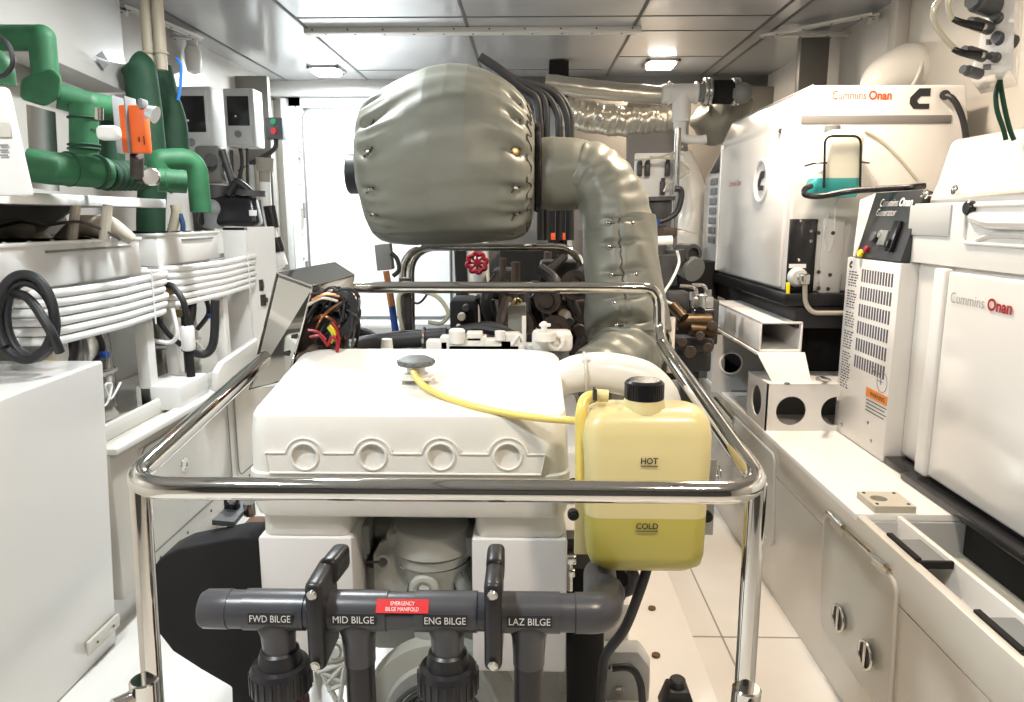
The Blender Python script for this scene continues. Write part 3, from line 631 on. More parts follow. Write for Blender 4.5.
# ================================================================== CENTRE: GUARD RAIL
t = thing('guard_rail', 'polished stainless guard rail framing the engine, nearest the camera', 'guard rail', (-0.13, 1.6, 0))
FY = 1.17; xl, xr = -0.692, 0.403; RR = 0.0195
bk = 2.05; zr = 0.945
lp = [(xl, FY+0.12, zr+0.005), ]
front = corner([(xl+0.015, bk-0.1, 1.055), (xl+0.0, FY+0.0, zr), (xr, FY, zr), (xr-0.030, bk-0.05, 1.05)], 0.085, 10)
MB().tube(front, RR, 20, smooth=False).build('rail', CHROME, t)
hp = corner([(xl+0.015, bk-0.1, 1.055), (xl+0.03, bk, 1.08), (xl+0.06, bk+0.01, 1.204), (0.37, bk+0.01, 1.204), (0.372, bk+0.0, 1.09), (xr-0.030, bk-0.05, 1.045)], 0.08, 10)
MB().tube(hp, 0.0165, 20, smooth=False).build('rear_hoop', CHROME, t)
for x, xb in ((xl+0.006, xl-0.005), (xr-0.004, xr-0.012)):
    p = MB().cyl((x, FY+0.045, zr-0.0), (xb, FY+0.012, 0.02), RR*0.93, n=20).build('post', CHROME, t)
    q = MB(); q.cyl((xb+0.003, FY+0.012, 0.575), (xb, FY+0.012, 0.49), RR+0.006, n=20, bev=0.003); q.cyl((xb-0.0, FY+0.012, 0.545), (xb-0.035 if x < 0 else xb+0.01, FY-0.03, 0.545), 0.016, n=16, bev=0.003); q.build('clamp_sleeve', CHROME, p)
    MB().cyl((xb, FY+0.012, 0), (xb, FY+0.012, 0.012), 0.045, bev=0.004).build('foot_plate', CHROME, p)
MB().cyl((xl+0.04, bk+0.01, 1.10), (xl+0.04, bk+0.01, 0.0), 0.0155, n=16).build('post', CHROME, t)
t = thing('guard_rail', 'second stainless hoop rail farther back, under the insulated silencer', 'guard rail', (-0.1, 2.75, 0))
for dx, dy in ((0, 0), (0.03, 0.05)):
    Y = 2.7+dy
    p = [at(402, 330, Y), at(402, 247, Y), at(583, 247, Y), at(586, 330, Y)]
    p[0].z = 0; p[3].z = 0; 
    if dx: 
        for k in (0, 1): p[k].x += dx
    MB().tube(corner(p, 0.11, 10), 0.0145, 16, smooth=False).build('hoop', CHROME, t)
# ================================================================== MAIN ENGINE
eng = thing('main_engine', 'large white marine diesel engine filling the middle of the room', 'engine', (-0.25, 2.2, 0))
ex0, ex1 = -0.596, 0.092
q = MB(); sl = 0.20
q.loft([(0.765, ex0+0.02, ex1-0.015, 1.475, 1.83, 0.035, 0), (0.772, ex0+0.012, ex1-0.008, 1.462, 1.84, 0.04, 0), (0.79, ex0+0.006, ex1-0.003, 1.455, 1.845, 0.045, 0),
        (0.868, ex0, ex1, 1.45, 1.85, 0.05, 0), (0.872, ex0+0.004, ex1-0.004, 1.454, 1.85, 0.05, 0), (0.95, ex0+0.006, ex1-0.006, 1.455, 1.85, 0.05, 0.05),
        (0.986, ex0+0.012, ex1-0.010, 1.457, 1.85, 0.045, 0.12), (0.9935, ex0+0.018, ex1-0.013, 1.4595, 1.848, 0.045, 0.16), (0.997, ex0+0.028, ex1-0.02, 1.467, 1.84, 0.045, 0.18), (1.006, ex0+0.05, ex1-0.035, 1.50, 1.82, 0.07, sl), (1.010, ex0+0.085, ex1-0.05, 1.54, 1.80, 0.06, sl)], 8)
tank = q.build('expansion_tank', ENGW, eng, angle=28)
# raised moulding with four round bosses on the front face
def fx(px): return at(px, 455, 1.452).x
zb, zm, zt2 = at(400, 473, 1.452).z, at(400, 453, 1.452).z, at(400, 436, 1.452).z
pts = [(fx(269), 0, zb), (fx(266), 0, zm)]
cs = [305, 373, 441, 508]
for c in cs:
    rr = 0.0400; cz = at(c, 455, 1.452).z
    for k in range(0, 15):
        a = PI - PI*k/14
        if k == 0: pts.append((fx(c)-rr-0.008, 0, zm))
        pts.append((fx(c)+rr*math.cos(a), 0, max(zm, cz-0.002+rr*math.sin(a))))
        if k == 14: pts.append((fx(c)+rr+0.008, 0, zm))
pts += [(fx(545), 0, zm), (fx(541), 0, zb)]
P2 = [(p[0], p[2]) for p in pts]
q = MB(); q.holed(P2, [(fx(c), at(c, 456, 1.452).z, 0.0275) for c in cs], (0, 1.4515, 0), (1, 0, 0), (0, 0, 1), 0.0)
q = MB(); q.holed([(a, b) for a, b in P2], [(fx(c), at(c, 456, 1.452).z, 0.0275) for c in cs], (0, 1.4560, 0), (1, 0, 0), (0, 0, 1), -0.0001)
q = MB(); q.holed(P2, [(fx(c), at(c, 456, 1.452).z, 0.0275) for c in cs], (0, 1.4475, 0), (1, 0, 0), (0, 0, 1), -0.011)
mo = q.build('moulding', ENGW, eng)
q = MB(); q.tube([(p[0], 1.4475, p[2]) for p in pts], 0.0027, 8, smooth=False, closed=True); q.build('moulding_edge', ENGW, mo)
for c in cs:
    q = MB(); q.ring((fx(c), 1.4470, at(c, 456, 1.452).z), (0, 1, 0), 0.0285, 0.0028, 40, 8); q.build('boss_ring', ENGW, mo)
# collars and pillars
for a, b5 in ((260, 348), (475, 565)):
    xa, xb = at(a, 530, 1.47).x, at(b5, 530, 1.47).x
    q = MB(); q.loft([(0.715, xa+0.004, xb-0.003, 1.485, 1.8, 0.02, 0), (0.723, xa, xb, 1.48, 1.8, 0.025, 0), (0.782, xa, xb, 1.48, 1.8, 0.03, 0)]); q.build('tank_collar', ENGW, eng)
    q = MB(); q.span((xa-0.008, 1.474, 0.40), (xb+0.006, 1.8, 0.716), 0.006); q.build('support_pillar', mat('pillar_white', (0.66, 0.65, 0.65), 0.35, coat=0.1), eng)
# block behind
MB().span((-0.42, 1.78, 0.25), (-0.03, 3.1, 0.86), 0.02).build('engine_block', ENGG, eng)
MB().span((-0.40, 1.70, 0.35), (-0.10, 1.80, 0.80), 0.02).build('gear_cover', ENGG, eng)
MB().span((-0.56, 1.9, 0.55), (0.10, 3.1, 0.95), 0.03).build('cylinder_bank', DKGREY, eng)
# pump group seen between the pillars
Y = 1.60
q = MB(); q.cyl(at(432, 556, Y), at(432, 545, Y), 0.088, n=36, bev=0.004); q.cyl(at(432, 545, Y), at(432, 522, Y), 0.095, 0.088, n=36, bev=0.004); q.box(at(400, 532, Y), (0.05, 0.1, 0.04), 0.01); q.box(at(468, 540, Y), (0.03, 0.08, 0.05), 0.008)
q.build('thermostat_housing', ENGG, eng)
q = MB(); q.lathe([(0.085, 0), (0.078, -0.03), (0.062, -0.07), (0.056, -0.13), (0.05, -0.2)], at(434, 556, Y), (0, 0, 1), 32); q.build('pump_neck', ENGG, eng)
q = MB(); q.ring(at(424, 589, Y-0.08), (0, 1, 0), 0.024, 0.011, 28, 10); q.cyl(at(424, 589, Y-0.05), at(424, 589, Y-0.09), 0.012); q.cyl(at(424, 589, Y-0.02), at(424, 589, Y-0.075), 0.034, n=28); q.build('bearing_boss', ENGG, eng)
q = MB(); q.ring(at(450, 580, Y-0.02), (0.9, 1, 0.3), 0.04, 0.014, 28, 10); q.ring(at(455, 578, Y), (0.9, 1, 0.3), 0.045, 0.008, 28, 8); q.build('hose_flange', ENGG, eng)
pp = [(373, 555), (380, 543), (388, 539), (392, 549), (399, 549), (403, 540), (409, 545), (412, 565), (408, 590), (398, 606), (380, 606), (374, 590)]
q = MB(); q.prism([at(x, y, Y-0.05) for x, y in pp], (0, 0.03, 0), 0.004); pc = q.build('belt_tensioner', ENGG, eng)
q = MB(); q.ring(at(383, 562, Y-0.052), (0, 1, 0), 0.013, 0.004, 20, 6); q.cyl(at(405, 565, Y-0.05), at(405, 565, Y-0.062), 0.012, n=16, bev=0.002); q.build('boss', ENGG, pc)
q = MB(); q.cyl(at(383, 562, Y-0.05), at(383, 562, Y-0.075), 0.009, n=12); q.cyl(at(382, 562, Y-0.073), at(367, 562, Y-0.073), 0.003, n=8); q.build('bolt', INK, pc)
q = MB(); q.box(at(363, 535, Y), (0.045, 0.06, 0.07), 0.006); q.box(at(362, 551, Y), (0.035, 0.05, 0.02), 0.004); q.box(at(388, 527, Y+0.05), (0.09, 0.05, 0.03), 0.004); q.build('bracket_block', ENGG, eng)
q = MB(); q.cyl(at(388, 556, Y+0.06), at(388, 600, Y+0.06), 0.07, n=24); q.build('oil_cooler', ENGG, eng)
# crank pulley and timing cover under the pipe
c = at(440, 716, 1.52)
q = MB(); q.lathe([(0.05, -0.02), (0.09, -0.02), (0.10, -0.005), (0.125, -0.005), (0.13, 0.01), (0.175, 0.01), (0.18, 0.05), (0, 0.06)], c, (0, 1, 0), 56); q.build('timing_cover', ENGG, eng)
q = MB()
for r in (0.078, 0.094, 0.108): q.ring((c.x, c.y-0.035, c.z), (0, 1, 0), r, 0.006, 48, 8)
q.lathe([(0, -0.05), (0.07, -0.05), (0.072, -0.02)], c, (0, 1, 0), 40); q.build('crank_pulley', DKGREY, eng)
# ribbed casting left of centre
q = MB(); yy = 1.46; 
A = lambda px, py: at(px, py, yy)
for a, b6 in (((322, 672), (336, 700)), ((345, 662), (340, 700)), ((318, 672), (345, 662)), ((322, 672), (343, 682)), ((345, 663), (326, 684)), ((328, 690), (343, 684)), ((336, 700), (333, 716)), ((341, 700), (345, 716))):
    q.tube([A(*a), A(*b6)], 0.006, 6, smooth=False)
q.ring(A(335, 650), (0, 1, 0), 0.022, 0.007, 24, 8); q.cyl(A(335, 650), A(335, 650)+V((0, -0.012, 0)), 0.013); q.cyl(A(335, 650)+V((0, 0.03, 0)), A(335, 650)+V((0, 0.0, 0)), 0.035, n=24)
q.build('ribbed_bracket', mat('cast_aluminium', (0.55, 0.56, 0.53), 0.4), eng)
MB().span((at(325, 700, 1.5).x, 1.49, 0.35), (at(350, 700, 1.5).x, 1.52, at(330, 640, 1.5).z)).build('bracket_backing', ENGG, eng)
# filler neck and cap on top of the tank
c = at(417, 374, 1.62); cap = at(416, 362, 1.63)
q = MB(); q.lathe([(0.030, 0), (0.030, 0.012), (0.022, 0.014), (0.022, 0.03), (0, 0.03)], (cap.x, cap.y, c.z-0.012), (0, 0, 1), 28); q.box((cap.x-0.0, cap.y, c.z-0.010), (0.075, 0.05, 0.008), 0.003); fn = q.build('filler_neck', ENGW, eng)
q = MB(); q.lathe([(0, 0.016), (0.028, 0.016), (0.040, 0.010), (0.043, 0.004), (0.041, -0.002), (0.0, -0.002)], (cap.x, cap.y, cap.z-0.004), (0, 0, 1), 36)
for k in range(12): q.box((cap.x+0.040*math.cos(k*PI/6), cap.y+0.040*math.sin(k*PI/6), cap.z+0.001), (0.008, 0.006, 0.008), 0.001, rot=(0, 0, k*PI/6))
q.build('filler_cap', mat('weathered_cap', (0.12, 0.13, 0.13), 0.45, bump=0.4, bscale=200), fn)
# white fittings along the back of the tank
Y = 1.93
def bx(q, px0, py0, px1, py1, Y, d=0.05, bev=0.004):
    a = at(px0, py1, Y); b7 = at(px1, py0, Y); q.span((a.x, Y, a.z), (b7.x, Y+d, b7.z), bev)
for px0, py0, px1, py1 in ((426, 341, 448, 352), (440, 337, 486, 352), (466, 333, 482, 342), (483, 340, 512, 352), (500, 334, 520, 352), (448, 345, 540, 356)):
    q = MB(); bx(q, px0, py0, px1, py1, Y); q.build('head_fitting', ENGW, eng)
for q in (MB().cyl(at(457, 344, Y), at(457, 329, Y), 0.022, n=18, bev=0.004), MB().cyl(at(524, 352, Y), at(524, 316, Y), 0.006, n=10), MB().cyl(at(387, 352, Y), at(387, 339, Y), 0.018, 0.014, n=16)): q.build('upright_fitting', ENGW, eng)
q = MB(); q.cyl(at(500, 340, Y), at(500, 331, Y), 0.014, n=12); q.tube([at(512, 345, Y), at(520, 335, Y), at(524, 342, Y), at(530, 350, Y)], 0.005, 8); q.build('small_pipe', HOSEW, eng)
# white pump body with handle knob, right rear
Y = 1.85
q = MB(); bx(q, 532, 333, 573, 352, Y, 0.08, 0.012); q.cyl(at(545, 340, Y), at(545, 332, Y), 0.03, n=20); q.sphere(at(544, 325, Y), 0.010); q.cyl(at(544, 332, Y), at(544, 326, Y), 0.008); q.ring(at(556, 342, Y-0.004), (0, 1, 0), 0.018, 0.006, 24, 8); q.box(at(545, 325, Y), (0.03, 0.012, 0.008), 0.003)
q.build('lift_pump', ENGW, eng)
# white intake pipe behind the bottle
t_p = MB(); t_p.tube([at(548, 385, 1.72), at(575, 374, 1.72), at(605, 372, 1.72), at(640, 380, 1.72), at(660, 398, 1.70), at(664, 420, 1.70)], [0.035, 0.045, 0.048, 0.050, 0.046, 0.042], 24); pi = t_p.build('coolant_pipe', ENGW, eng)
q = MB(); q.ring(at(585, 373, 1.72), (1, 0.0, 0.05), 0.049, 0.004); q.box(at(586, 362, 1.70), (0.02, 0.03, 0.02), 0.004); q.build('pipe_clamp', CREAM, pi)
# harness hoses behind the tank
q = MB(); q.tube([at(318, 362, 1.95), at(345, 350, 1.97), at(380, 342, 2.0), at(425, 338, 2.0), at(447, 336, 2.0)], 0.025, 14, rf=lambda u, a: 1+0.03*math.sin(u*90)); q.build('ribbed_hose', BLACK, eng)
q = MB(); q.ring(at(424, 338, 2.0), (1, 0, 0), 0.027, 0.005); q.build('hose_clamp', STEEL, eng)
for k, (a, b8, c8) in enumerate((((345, 330), (365, 333), (388, 346)), ((350, 338), (372, 345), (400, 350)), ((440, 336), (475, 328), (510, 334)), ((462, 331), (490, 326), (515, 336)), ((352, 345), (378, 352), (395, 356)))):
    MB().tube([at(*a, 2.05), at(*b8, 2.05), at(*c8, 2.03)], 0.014, 8).build('wiring_harness', BLACK, eng)
q = MB(); bx(q, 355, 329, 363, 340, 2.1, 0.03); q.build('yellow_terminal', CREAM, eng)
for px0, py0, px1, py1, m in ((508, 305, 526, 345, mat('galvanised_box', (0.26, 0.26, 0.24), 0.45, bump=0.2)),):
    q = MB(); bx(q, px0, py0, px1, py1, 2.15, 0.08); bo = q.build('relay_box', m, eng)
    q = MB(); q.tube([at(512, 306, 2.15), at(516, 299, 2.15), at(521, 302, 2.15)], 0.006, 8); q.cyl(at(517, 306, 2.17), at(517, 300, 2.17), 0.012, n=8); q.build('brass_terminal', BRASS, bo)
for px in (500, 527, 532): q = MB(); bx(q, px, 334, px+5, 345, 2.1, 0.03); q.build('sensor_block', GLBLK, eng)

# rear accessory end: dark machinery mass made of separate pipes, pumps and blocks
rng = random.Random(5)
for px0, py0, px1, py1, Y, m in ((540, 262, 585, 335, 2.75, DKGREY), (528, 285, 556, 345, 2.6, DKBROWN), (450, 300, 475, 345, 2.9, MATTE), (556, 300, 590, 350, 2.5, DKBROWN), (492, 270, 520, 300, 3.0, MATTE)):
    q = MB(); bx(q, px0, py0, px1, py1, Y, 0.2, 0.015); ho = q.build('accessory_housing', m, eng)
    for k in range(5):
        g = MB(); p = at(rng.uniform(px0+3, px1-3), rng.uniform(py0+5, py1-5), Y); g.cyl(p, p+V((0, -0.03, 0)), rng.uniform(0.01, 0.025), n=10, bev=0.003)
        g.build('fitting', rng.choice([DKBROWN, DKGREY, BROWNGREY]), ho)
for k in range(16):
    a = (rng.uniform(495, 590), rng.uniform(256, 300)); b9 = (a[0]+rng.uniform(-25, 25), a[1]+rng.uniform(25, 60)); Y = rng.uniform(2.4, 2.85)
    mid = ((a[0]+b9[0])/2+rng.uniform(-18, 18), (a[1]+b9[1])/2)
    MB().tube([at(*a, Y), at(*mid, Y-0.05), at(*b9, Y)], rng.uniform(0.008, 0.022), 10).build('hose', rng.choice([BLACK, BLACK, MATTE, DKGREY, DKBROWN]), eng)
for px, y0, y1, r in ((503, 258, 330, 0.014), (516, 262, 310, .018), (562, 255, 320, .02), (548, 252, 300, .016)):
    MB().cyl(at(px, y0, 2.95), at(px-2, y1, 2.95), r, n=14).build('pipe', rng.choice([DKGREY, DKBROWN]), eng)
for px, py, r in ((520, 325, 0.05), (548, 300, .045), (575, 285, .05), (555, 330, .05)):
    q = MB(); q.lathe([(0, -0.03), (r*0.5, -0.03), (r*0.55, -0.01), (r, -0.01), (r, 0.03)], at(px, py, 2.45), (0.2, 1, 0), 24); q.build('pulley', DKBROWN, eng)

t = thing('equipment_rack', 'dark equipment rack against the back wall behind the engine', 'rack', at(520, 330, 4.2))
a = at(452, 345, 4.2); b10 = at(590, 205, 4.2)
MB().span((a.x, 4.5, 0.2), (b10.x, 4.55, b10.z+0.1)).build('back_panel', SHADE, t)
for px0, py0, px1, py1, m in ((500, 250, 545, 300, MATTE), (545, 255, 580, 330, DKGREY), (470, 290, 500, 335, DKGREY), (500, 305, 540, 345, MATTE)):
    q = MB(); bx(q, px0, py0, px1, py1, 4.2, 0.25, 0.01); q.build('unit', m, t)
for px, r, m in ((458, .035, MATTE), (470, .03, CREAM), (483, .02, CREAM), (553, .04, MATTE), (562, .025, MATTE), (567, .02, GREYP)):
    MB().cyl(at(px, 200, 4.15), at(px+6, 340, 4.15), r, n=14).build('upright', m, t)
q = MB(); bx(q, 551, 233, 566, 240, 4.1, 0.02); q.build('red_label', ORINK, t)
# red handwheel valve with hose
t = thing('handwheel_valve', 'red handwheel valve with a black hose below, under the silencer', 'valve', at(478, 300, 3.0))
c = at(477, 263, 2.9); ax = V((0.05, -1, 0.15)).normalized(); u, v = frame_of(ax)
q = MB(); q.tube([c+(u*math.cos(a)+v*math.sin(a))*(0.036+0.004*math.sin(a*8)) for a in [2*PI*k/64 for k in range(64)]], 0.009, 10, smooth=False, closed=True)
for k in range(4): a = PI*k/4*1; q.cyl(c-(u*math.cos(a)+v*math.sin(a))*0.035, c+(u*math.cos(a)+v*math.sin(a))*0.035, 0.005, n=8)
q.cyl(c, c+ax*0.012, 0.011); q.build('handwheel', RED, t)
q = MB(); q.cyl(c, c-ax*0.09, 0.010); q.cyl(c-ax*0.08+V((0, 0, 0.03)), at(482, 297, 3.0), 0.028, n=16); q.build('valve_body', GREYP, t)
q = MB(); q.cyl(at(483, 292, 2.98), at(486, 302, 2.98), 0.038, n=20, bev=0.005); q.build('hose_clamp', CHROME, t)
q = MB(); q.tube([at(485, 296, 2.98), at(490, 320, 2.98), at(491, 345, 2.95)], 0.034, 14); q.build('hose', BLACK, t)
# grey sensor on blue and copper pipe, clear hose loop
t = thing('level_sensor', 'small grey sensor box on a copper and blue pipe in front of the door', 'sensor', at(392, 335, 2.3))
q = MB(); q.obox(at(377, 271, 2.3), (0.048, 0.01, 0.004), (0, 0.04, 0), at(374, 245, 2.3)-at(377, 271, 2.3), 0.003); q.build('case', GREY, t)
q = MB(); q.tube([at(391, 253, 2.3), at(397, 259, 2.3), at(399, 270, 2.3), at(393, 276, 2.3)], 0.007, 8); q.build('cable', BLACK, t)
q = MB(); q.cyl(at(386, 271, 2.3), at(388, 283, 2.3), 0.010); q.cyl(at(389, 288, 2.3), at(392, 306, 2.3), 0.011); q.build('copper_pipe', COPPER, t)
q = MB(); q.cyl(at(392, 306, 2.3), at(396, 335, 2.3), 0.011); q.build('blue_pipe', BLUE, t)
q = MB(); q.cyl(at(406, 283, 2.3), at(407, 335, 2.3), 0.017); q.cyl(at(378, 287, 2.2), at(378, 292, 2.2), 0.012); q.build('dark_pipe', DKGREY, t)
q = MB(); q.cyl(at(405, 278, 2.29), at(405, 296, 2.29), 0.02, n=8); q.build('brass_union', DKBROWN, t)
tag(MB().tube([at(404, 335, 2.25), at(399, 312, 2.25), at(400, 294, 2.25), at(415, 291, 2.25), at(436, 296, 2.25), at(448, 312, 2.25), at(442, 323, 2.25), at(428, 322, 2.25)], 0.0065, 10).build('clear_hose', PALEHOSE), 'pale clear hose looped in front of the door sill', 'hose')
tag(MB().tube([at(400, 282, 2.6), at(415, 303, 2.6), at(426, 296, 2.6), at(428, 284, 2.6)], 0.004, 8).build('thin_cable', BLACK), 'thin black cable hanging inside the clear hose loop', 'cable')
# ================================================================== BOTTLE
t = thing('coolant_bottle', 'large yellowed coolant bottle marked HOT and COLD with black cap', 'bottle', (0.225, 1.36, 0.73))
bx0, bx1 = 0.104, 0.347; by0, by1 = 1.30, 1.42
zt3 = at(640, 405, 1.36).z; zb3 = 0.722; zl = at(640, 519, 1.30).z
q = MB(); q.loft([(zl, bx0+0.008, bx1-0.004, by0, by1, 0.030, 0), (zl+0.10, bx0+0.004, bx1-0.001, by0-0.001, by1, 0.03, 0), (zt3-0.05, bx0, bx1, by0, by1, 0.032, 0), (zt3-0.022, bx0+0.004, bx1-0.004, by0+0.004, by1-0.003, 0.035, 0), (zt3-0.006, bx0+0.016, bx1-0.014, by0+0.016, by1-0.012, 0.035, 0), (zt3, bx0+0.035, bx1-0.03, by0+0.03, by1-0.02, 0.03, 0)], 8)
tk = q.build('tank', TANKP, t, angle=60)
q = MB(); q.loft([(zb3, bx0+0.06, bx1-0.04, by0+0.04, by1-0.03, 0.03, 0), (zb3+0.004, bx0+0.04, bx1-0.024, by0+0.02, by1-0.015, 0.03, 0), (zb3+0.018, bx0+0.02, bx1-0.008, by0+0.006, by1-0.005, 0.03, 0), (zb3+0.04, bx0+0.012, bx1-0.005, by0, by1, 0.03, 0), (zl, bx0+0.008, bx1-0.004, by0, by1, 0.03, 0)], 8)
q.build('coolant_filled_base', COOLANT, t, angle=60, label='darker yellow lower part where the coolant stands')
capc = at(644, 398, 1.355)
q = MB(); pr = [(0, 0.036), (0.030, 0.036), (0.0355, 0.032), (0.0365, 0.0), (0.0365, -0.001), (0, -0.001)]; q.lathe(pr, capc, (0, 0, 1), 40)
for k in range(40): a = 2*PI*k/40; q.box((capc.x+0.0365*math.cos(a), capc.y+0.0365*math.sin(a), capc.z+0.015), (0.002, 0.003, 0.028), 0, rot=(0, 0, a))
q.build('cap', GLBLK, t)
q = MB(); q.cyl((capc.x, capc.y, zt3-0.008), (capc.x, capc.y, capc.z), 0.042, 0.037, n=36); q.build('neck', TANKP, t)
for s, (px, py) in (('HOT', (641, 465)), ('COLD', (636, 530))):
    o = at(px, py-1, 1.2965); x1 = at(px+(17 if s == 'HOT' else 22), py, 1.2965).x
    tx = text(s, o, (1, 0, 0), (0, 0, 1), 0.0115, INK, t, 'level_mark', bold=0.02, width=x1-o.x)
    MB().span((o.x, 1.2960, o.z-0.005), (x1, 1.2975, o.z-0.0037)).build('underline', INK, t)
# side tube and mounting strap with bolts
q = MB(); q.tube(corner([at(600, 396, 1.36), at(585, 397, 1.36), at(581, 412, 1.34), at(581, 485, 1.34)], 0.03, 8), 0.0115, 16, smooth=False); q.build('side_tube', YELLOW, t)
MB().cyl(at(594, 395, 1.36), at(608, 396, 1.36), 0.012, n=16).build('spout', TANKP, t)
q = MB(); q.ring(at(594, 394.5, 1.36), (1, 0, 0.0), 0.0125, 0.003); q.cyl(at(595, 390, 1.35), at(595, 401, 1.34), 0.004); q.build('hose_clip', GLBLK, t)
q = MB(); q.span(at(574, 555, 1.44), at(592, 408, 1.45), 0.004); q.build('mounting_strip', TANKP, t)
q = MB(); q.obox(at(702, 535, 1.40), (0.022, 0, 0), (0, 0.006, 0), (0, 0, 0.16), 0.001); q.build('mounting_bracket', GREYP, t)
for px, py in ((573, 483), (573, 513), (706, 484), (706, 515)):
    c = at(px, py, 1.385)
    q = MB(); q.cyl(c, c+V((0, -0.014, 0)), 0.0115, n=20, bev=0.002); q.cyl(c+V((0, -0.014, 0)), c+V((0, -0.02, 0)), 0.007, n=6); q.build('bolt', BLACK, t)
# overflow hose from the filler cap
hz = lambda px, py, Y: at(px, py, Y)
tag(MB().tube([at(413, 371, 1.60), at(418, 380, 1.585), at(432, 391, 1.56), at(465, 404, 1.50), at(505, 413, 1.458), at(540, 418, 1.42), at(566, 420, 1.38), at(578, 421, 1.345)], 0.0078, 12, sub=8).build('overflow_hose', YELLOW), 'bright yellow overflow hose from the engine filler cap to the bottle', 'hose')
# black cables below the bottle
tag(MB().tube([at(648, 565, 1.36), at(640, 590, 1.36), at(625, 628, 1.38), at(606, 655, 1.4), at(602, 680, 1.4), at(600, 720, 1.4)], 0.0105, 12).build('black_hose', BLACK), 'black hose curving down from under the yellow bottle', 'hose')
tag(MB().tube([at(628, 568, 1.42), at(634, 575, 1.42), at(630, 590, 1.45), at(610, 595, 1.5)], 0.011, 12).build('black_hose', BLACK), 'short black hose stub tucked just under the yellow bottle', 'hose')
tag(MB().tube([at(612, 668, 1.6), at(630, 668, 1.6), at(640, 682, 1.6), at(643, 710, 1.6)], 0.009, 12).build('black_cable', BLACK), 'black cable looping over the grey bolted bracket low on the right', 'cable')
# clutter between pillar and bottle
t = thing('alternator', 'dark alternator and fittings between engine pillar and yellow bottle', 'alternator', at(590, 610, 1.65))
q = MB(); q.cyl(at(600, 578, 1.62), at(600, 578, 1.8), 0.075, n=28, bev=0.01); q.cyl(at(600, 578, 1.60), at(600, 578, 1.64), 0.05, n=28); q.build('casing', MATTE, t)
q = MB(); q.box(at(572, 540, 1.6), (0.04, 0.05, 0.03), 0.004); q.cyl(at(572, 552, 1.6), at(572, 546, 1.6), 0.022, n=18); q.build('clamp', DKGREY, t)
q = MB(); q.box(at(570, 558, 1.55), (0.028, 0.03, 0.02), 0.003); q.cyl(at(570, 590, 1.55), at(570, 558, 1.55), 0.008, n=8); q.box(at(571, 572, 1.55), (0.018, 0.02, 0.018), 0.003); q.build('terminal', STEEL, t)
q = MB(); q.cyl(at(585, 720, 1.6), at(585, 560, 1.6), 0.045, n=20); q.build('black_sleeve', MATTE, t)
# ================================================================== BILGE MANIFOLD
t = thing('bilge_manifold', 'dark grey plastic bilge manifold with four labelled branches', 'manifold', (-0.2, 1.2, 0.5))
MY, MZ, MR = 1.2, 0.705, 0.0335
x0 = at(203, 611, MY).x; x1 = at(602, 611, MY).x
MB().tube(corner([(x0+0.03, MY, MZ), (x1, MY, MZ), (x1+0.016, MY+0.2, MZ-0.03)], 0.05, 12), MR, 32, smooth=False).build('header_pipe', PVC, t)
q = MB(); q.lathe([(0, -0.002), (MR-0.004, 0.0), (MR+0.001, 0.008), (MR+0.0015, 0.052), (MR-0.001, 0.053)], (x0, MY, MZ), (1, 0, 0), 40); q.build('end_cap', PVC, t)
xs = at(575, 611, MY).x
q = MB(); q.tube(corner([(xs, MY, MZ), (x1, MY, MZ), (x1+0.018, MY+0.10, MZ-0.015)], 0.05, 14), MR+0.0022, 40, smooth=False); q.build('elbow', PVC, t)
q = MB(); q.ring((xs, MY, MZ), (1, 0, 0), MR+0.001, 0.0015); q.build('joint_line', INK, t)
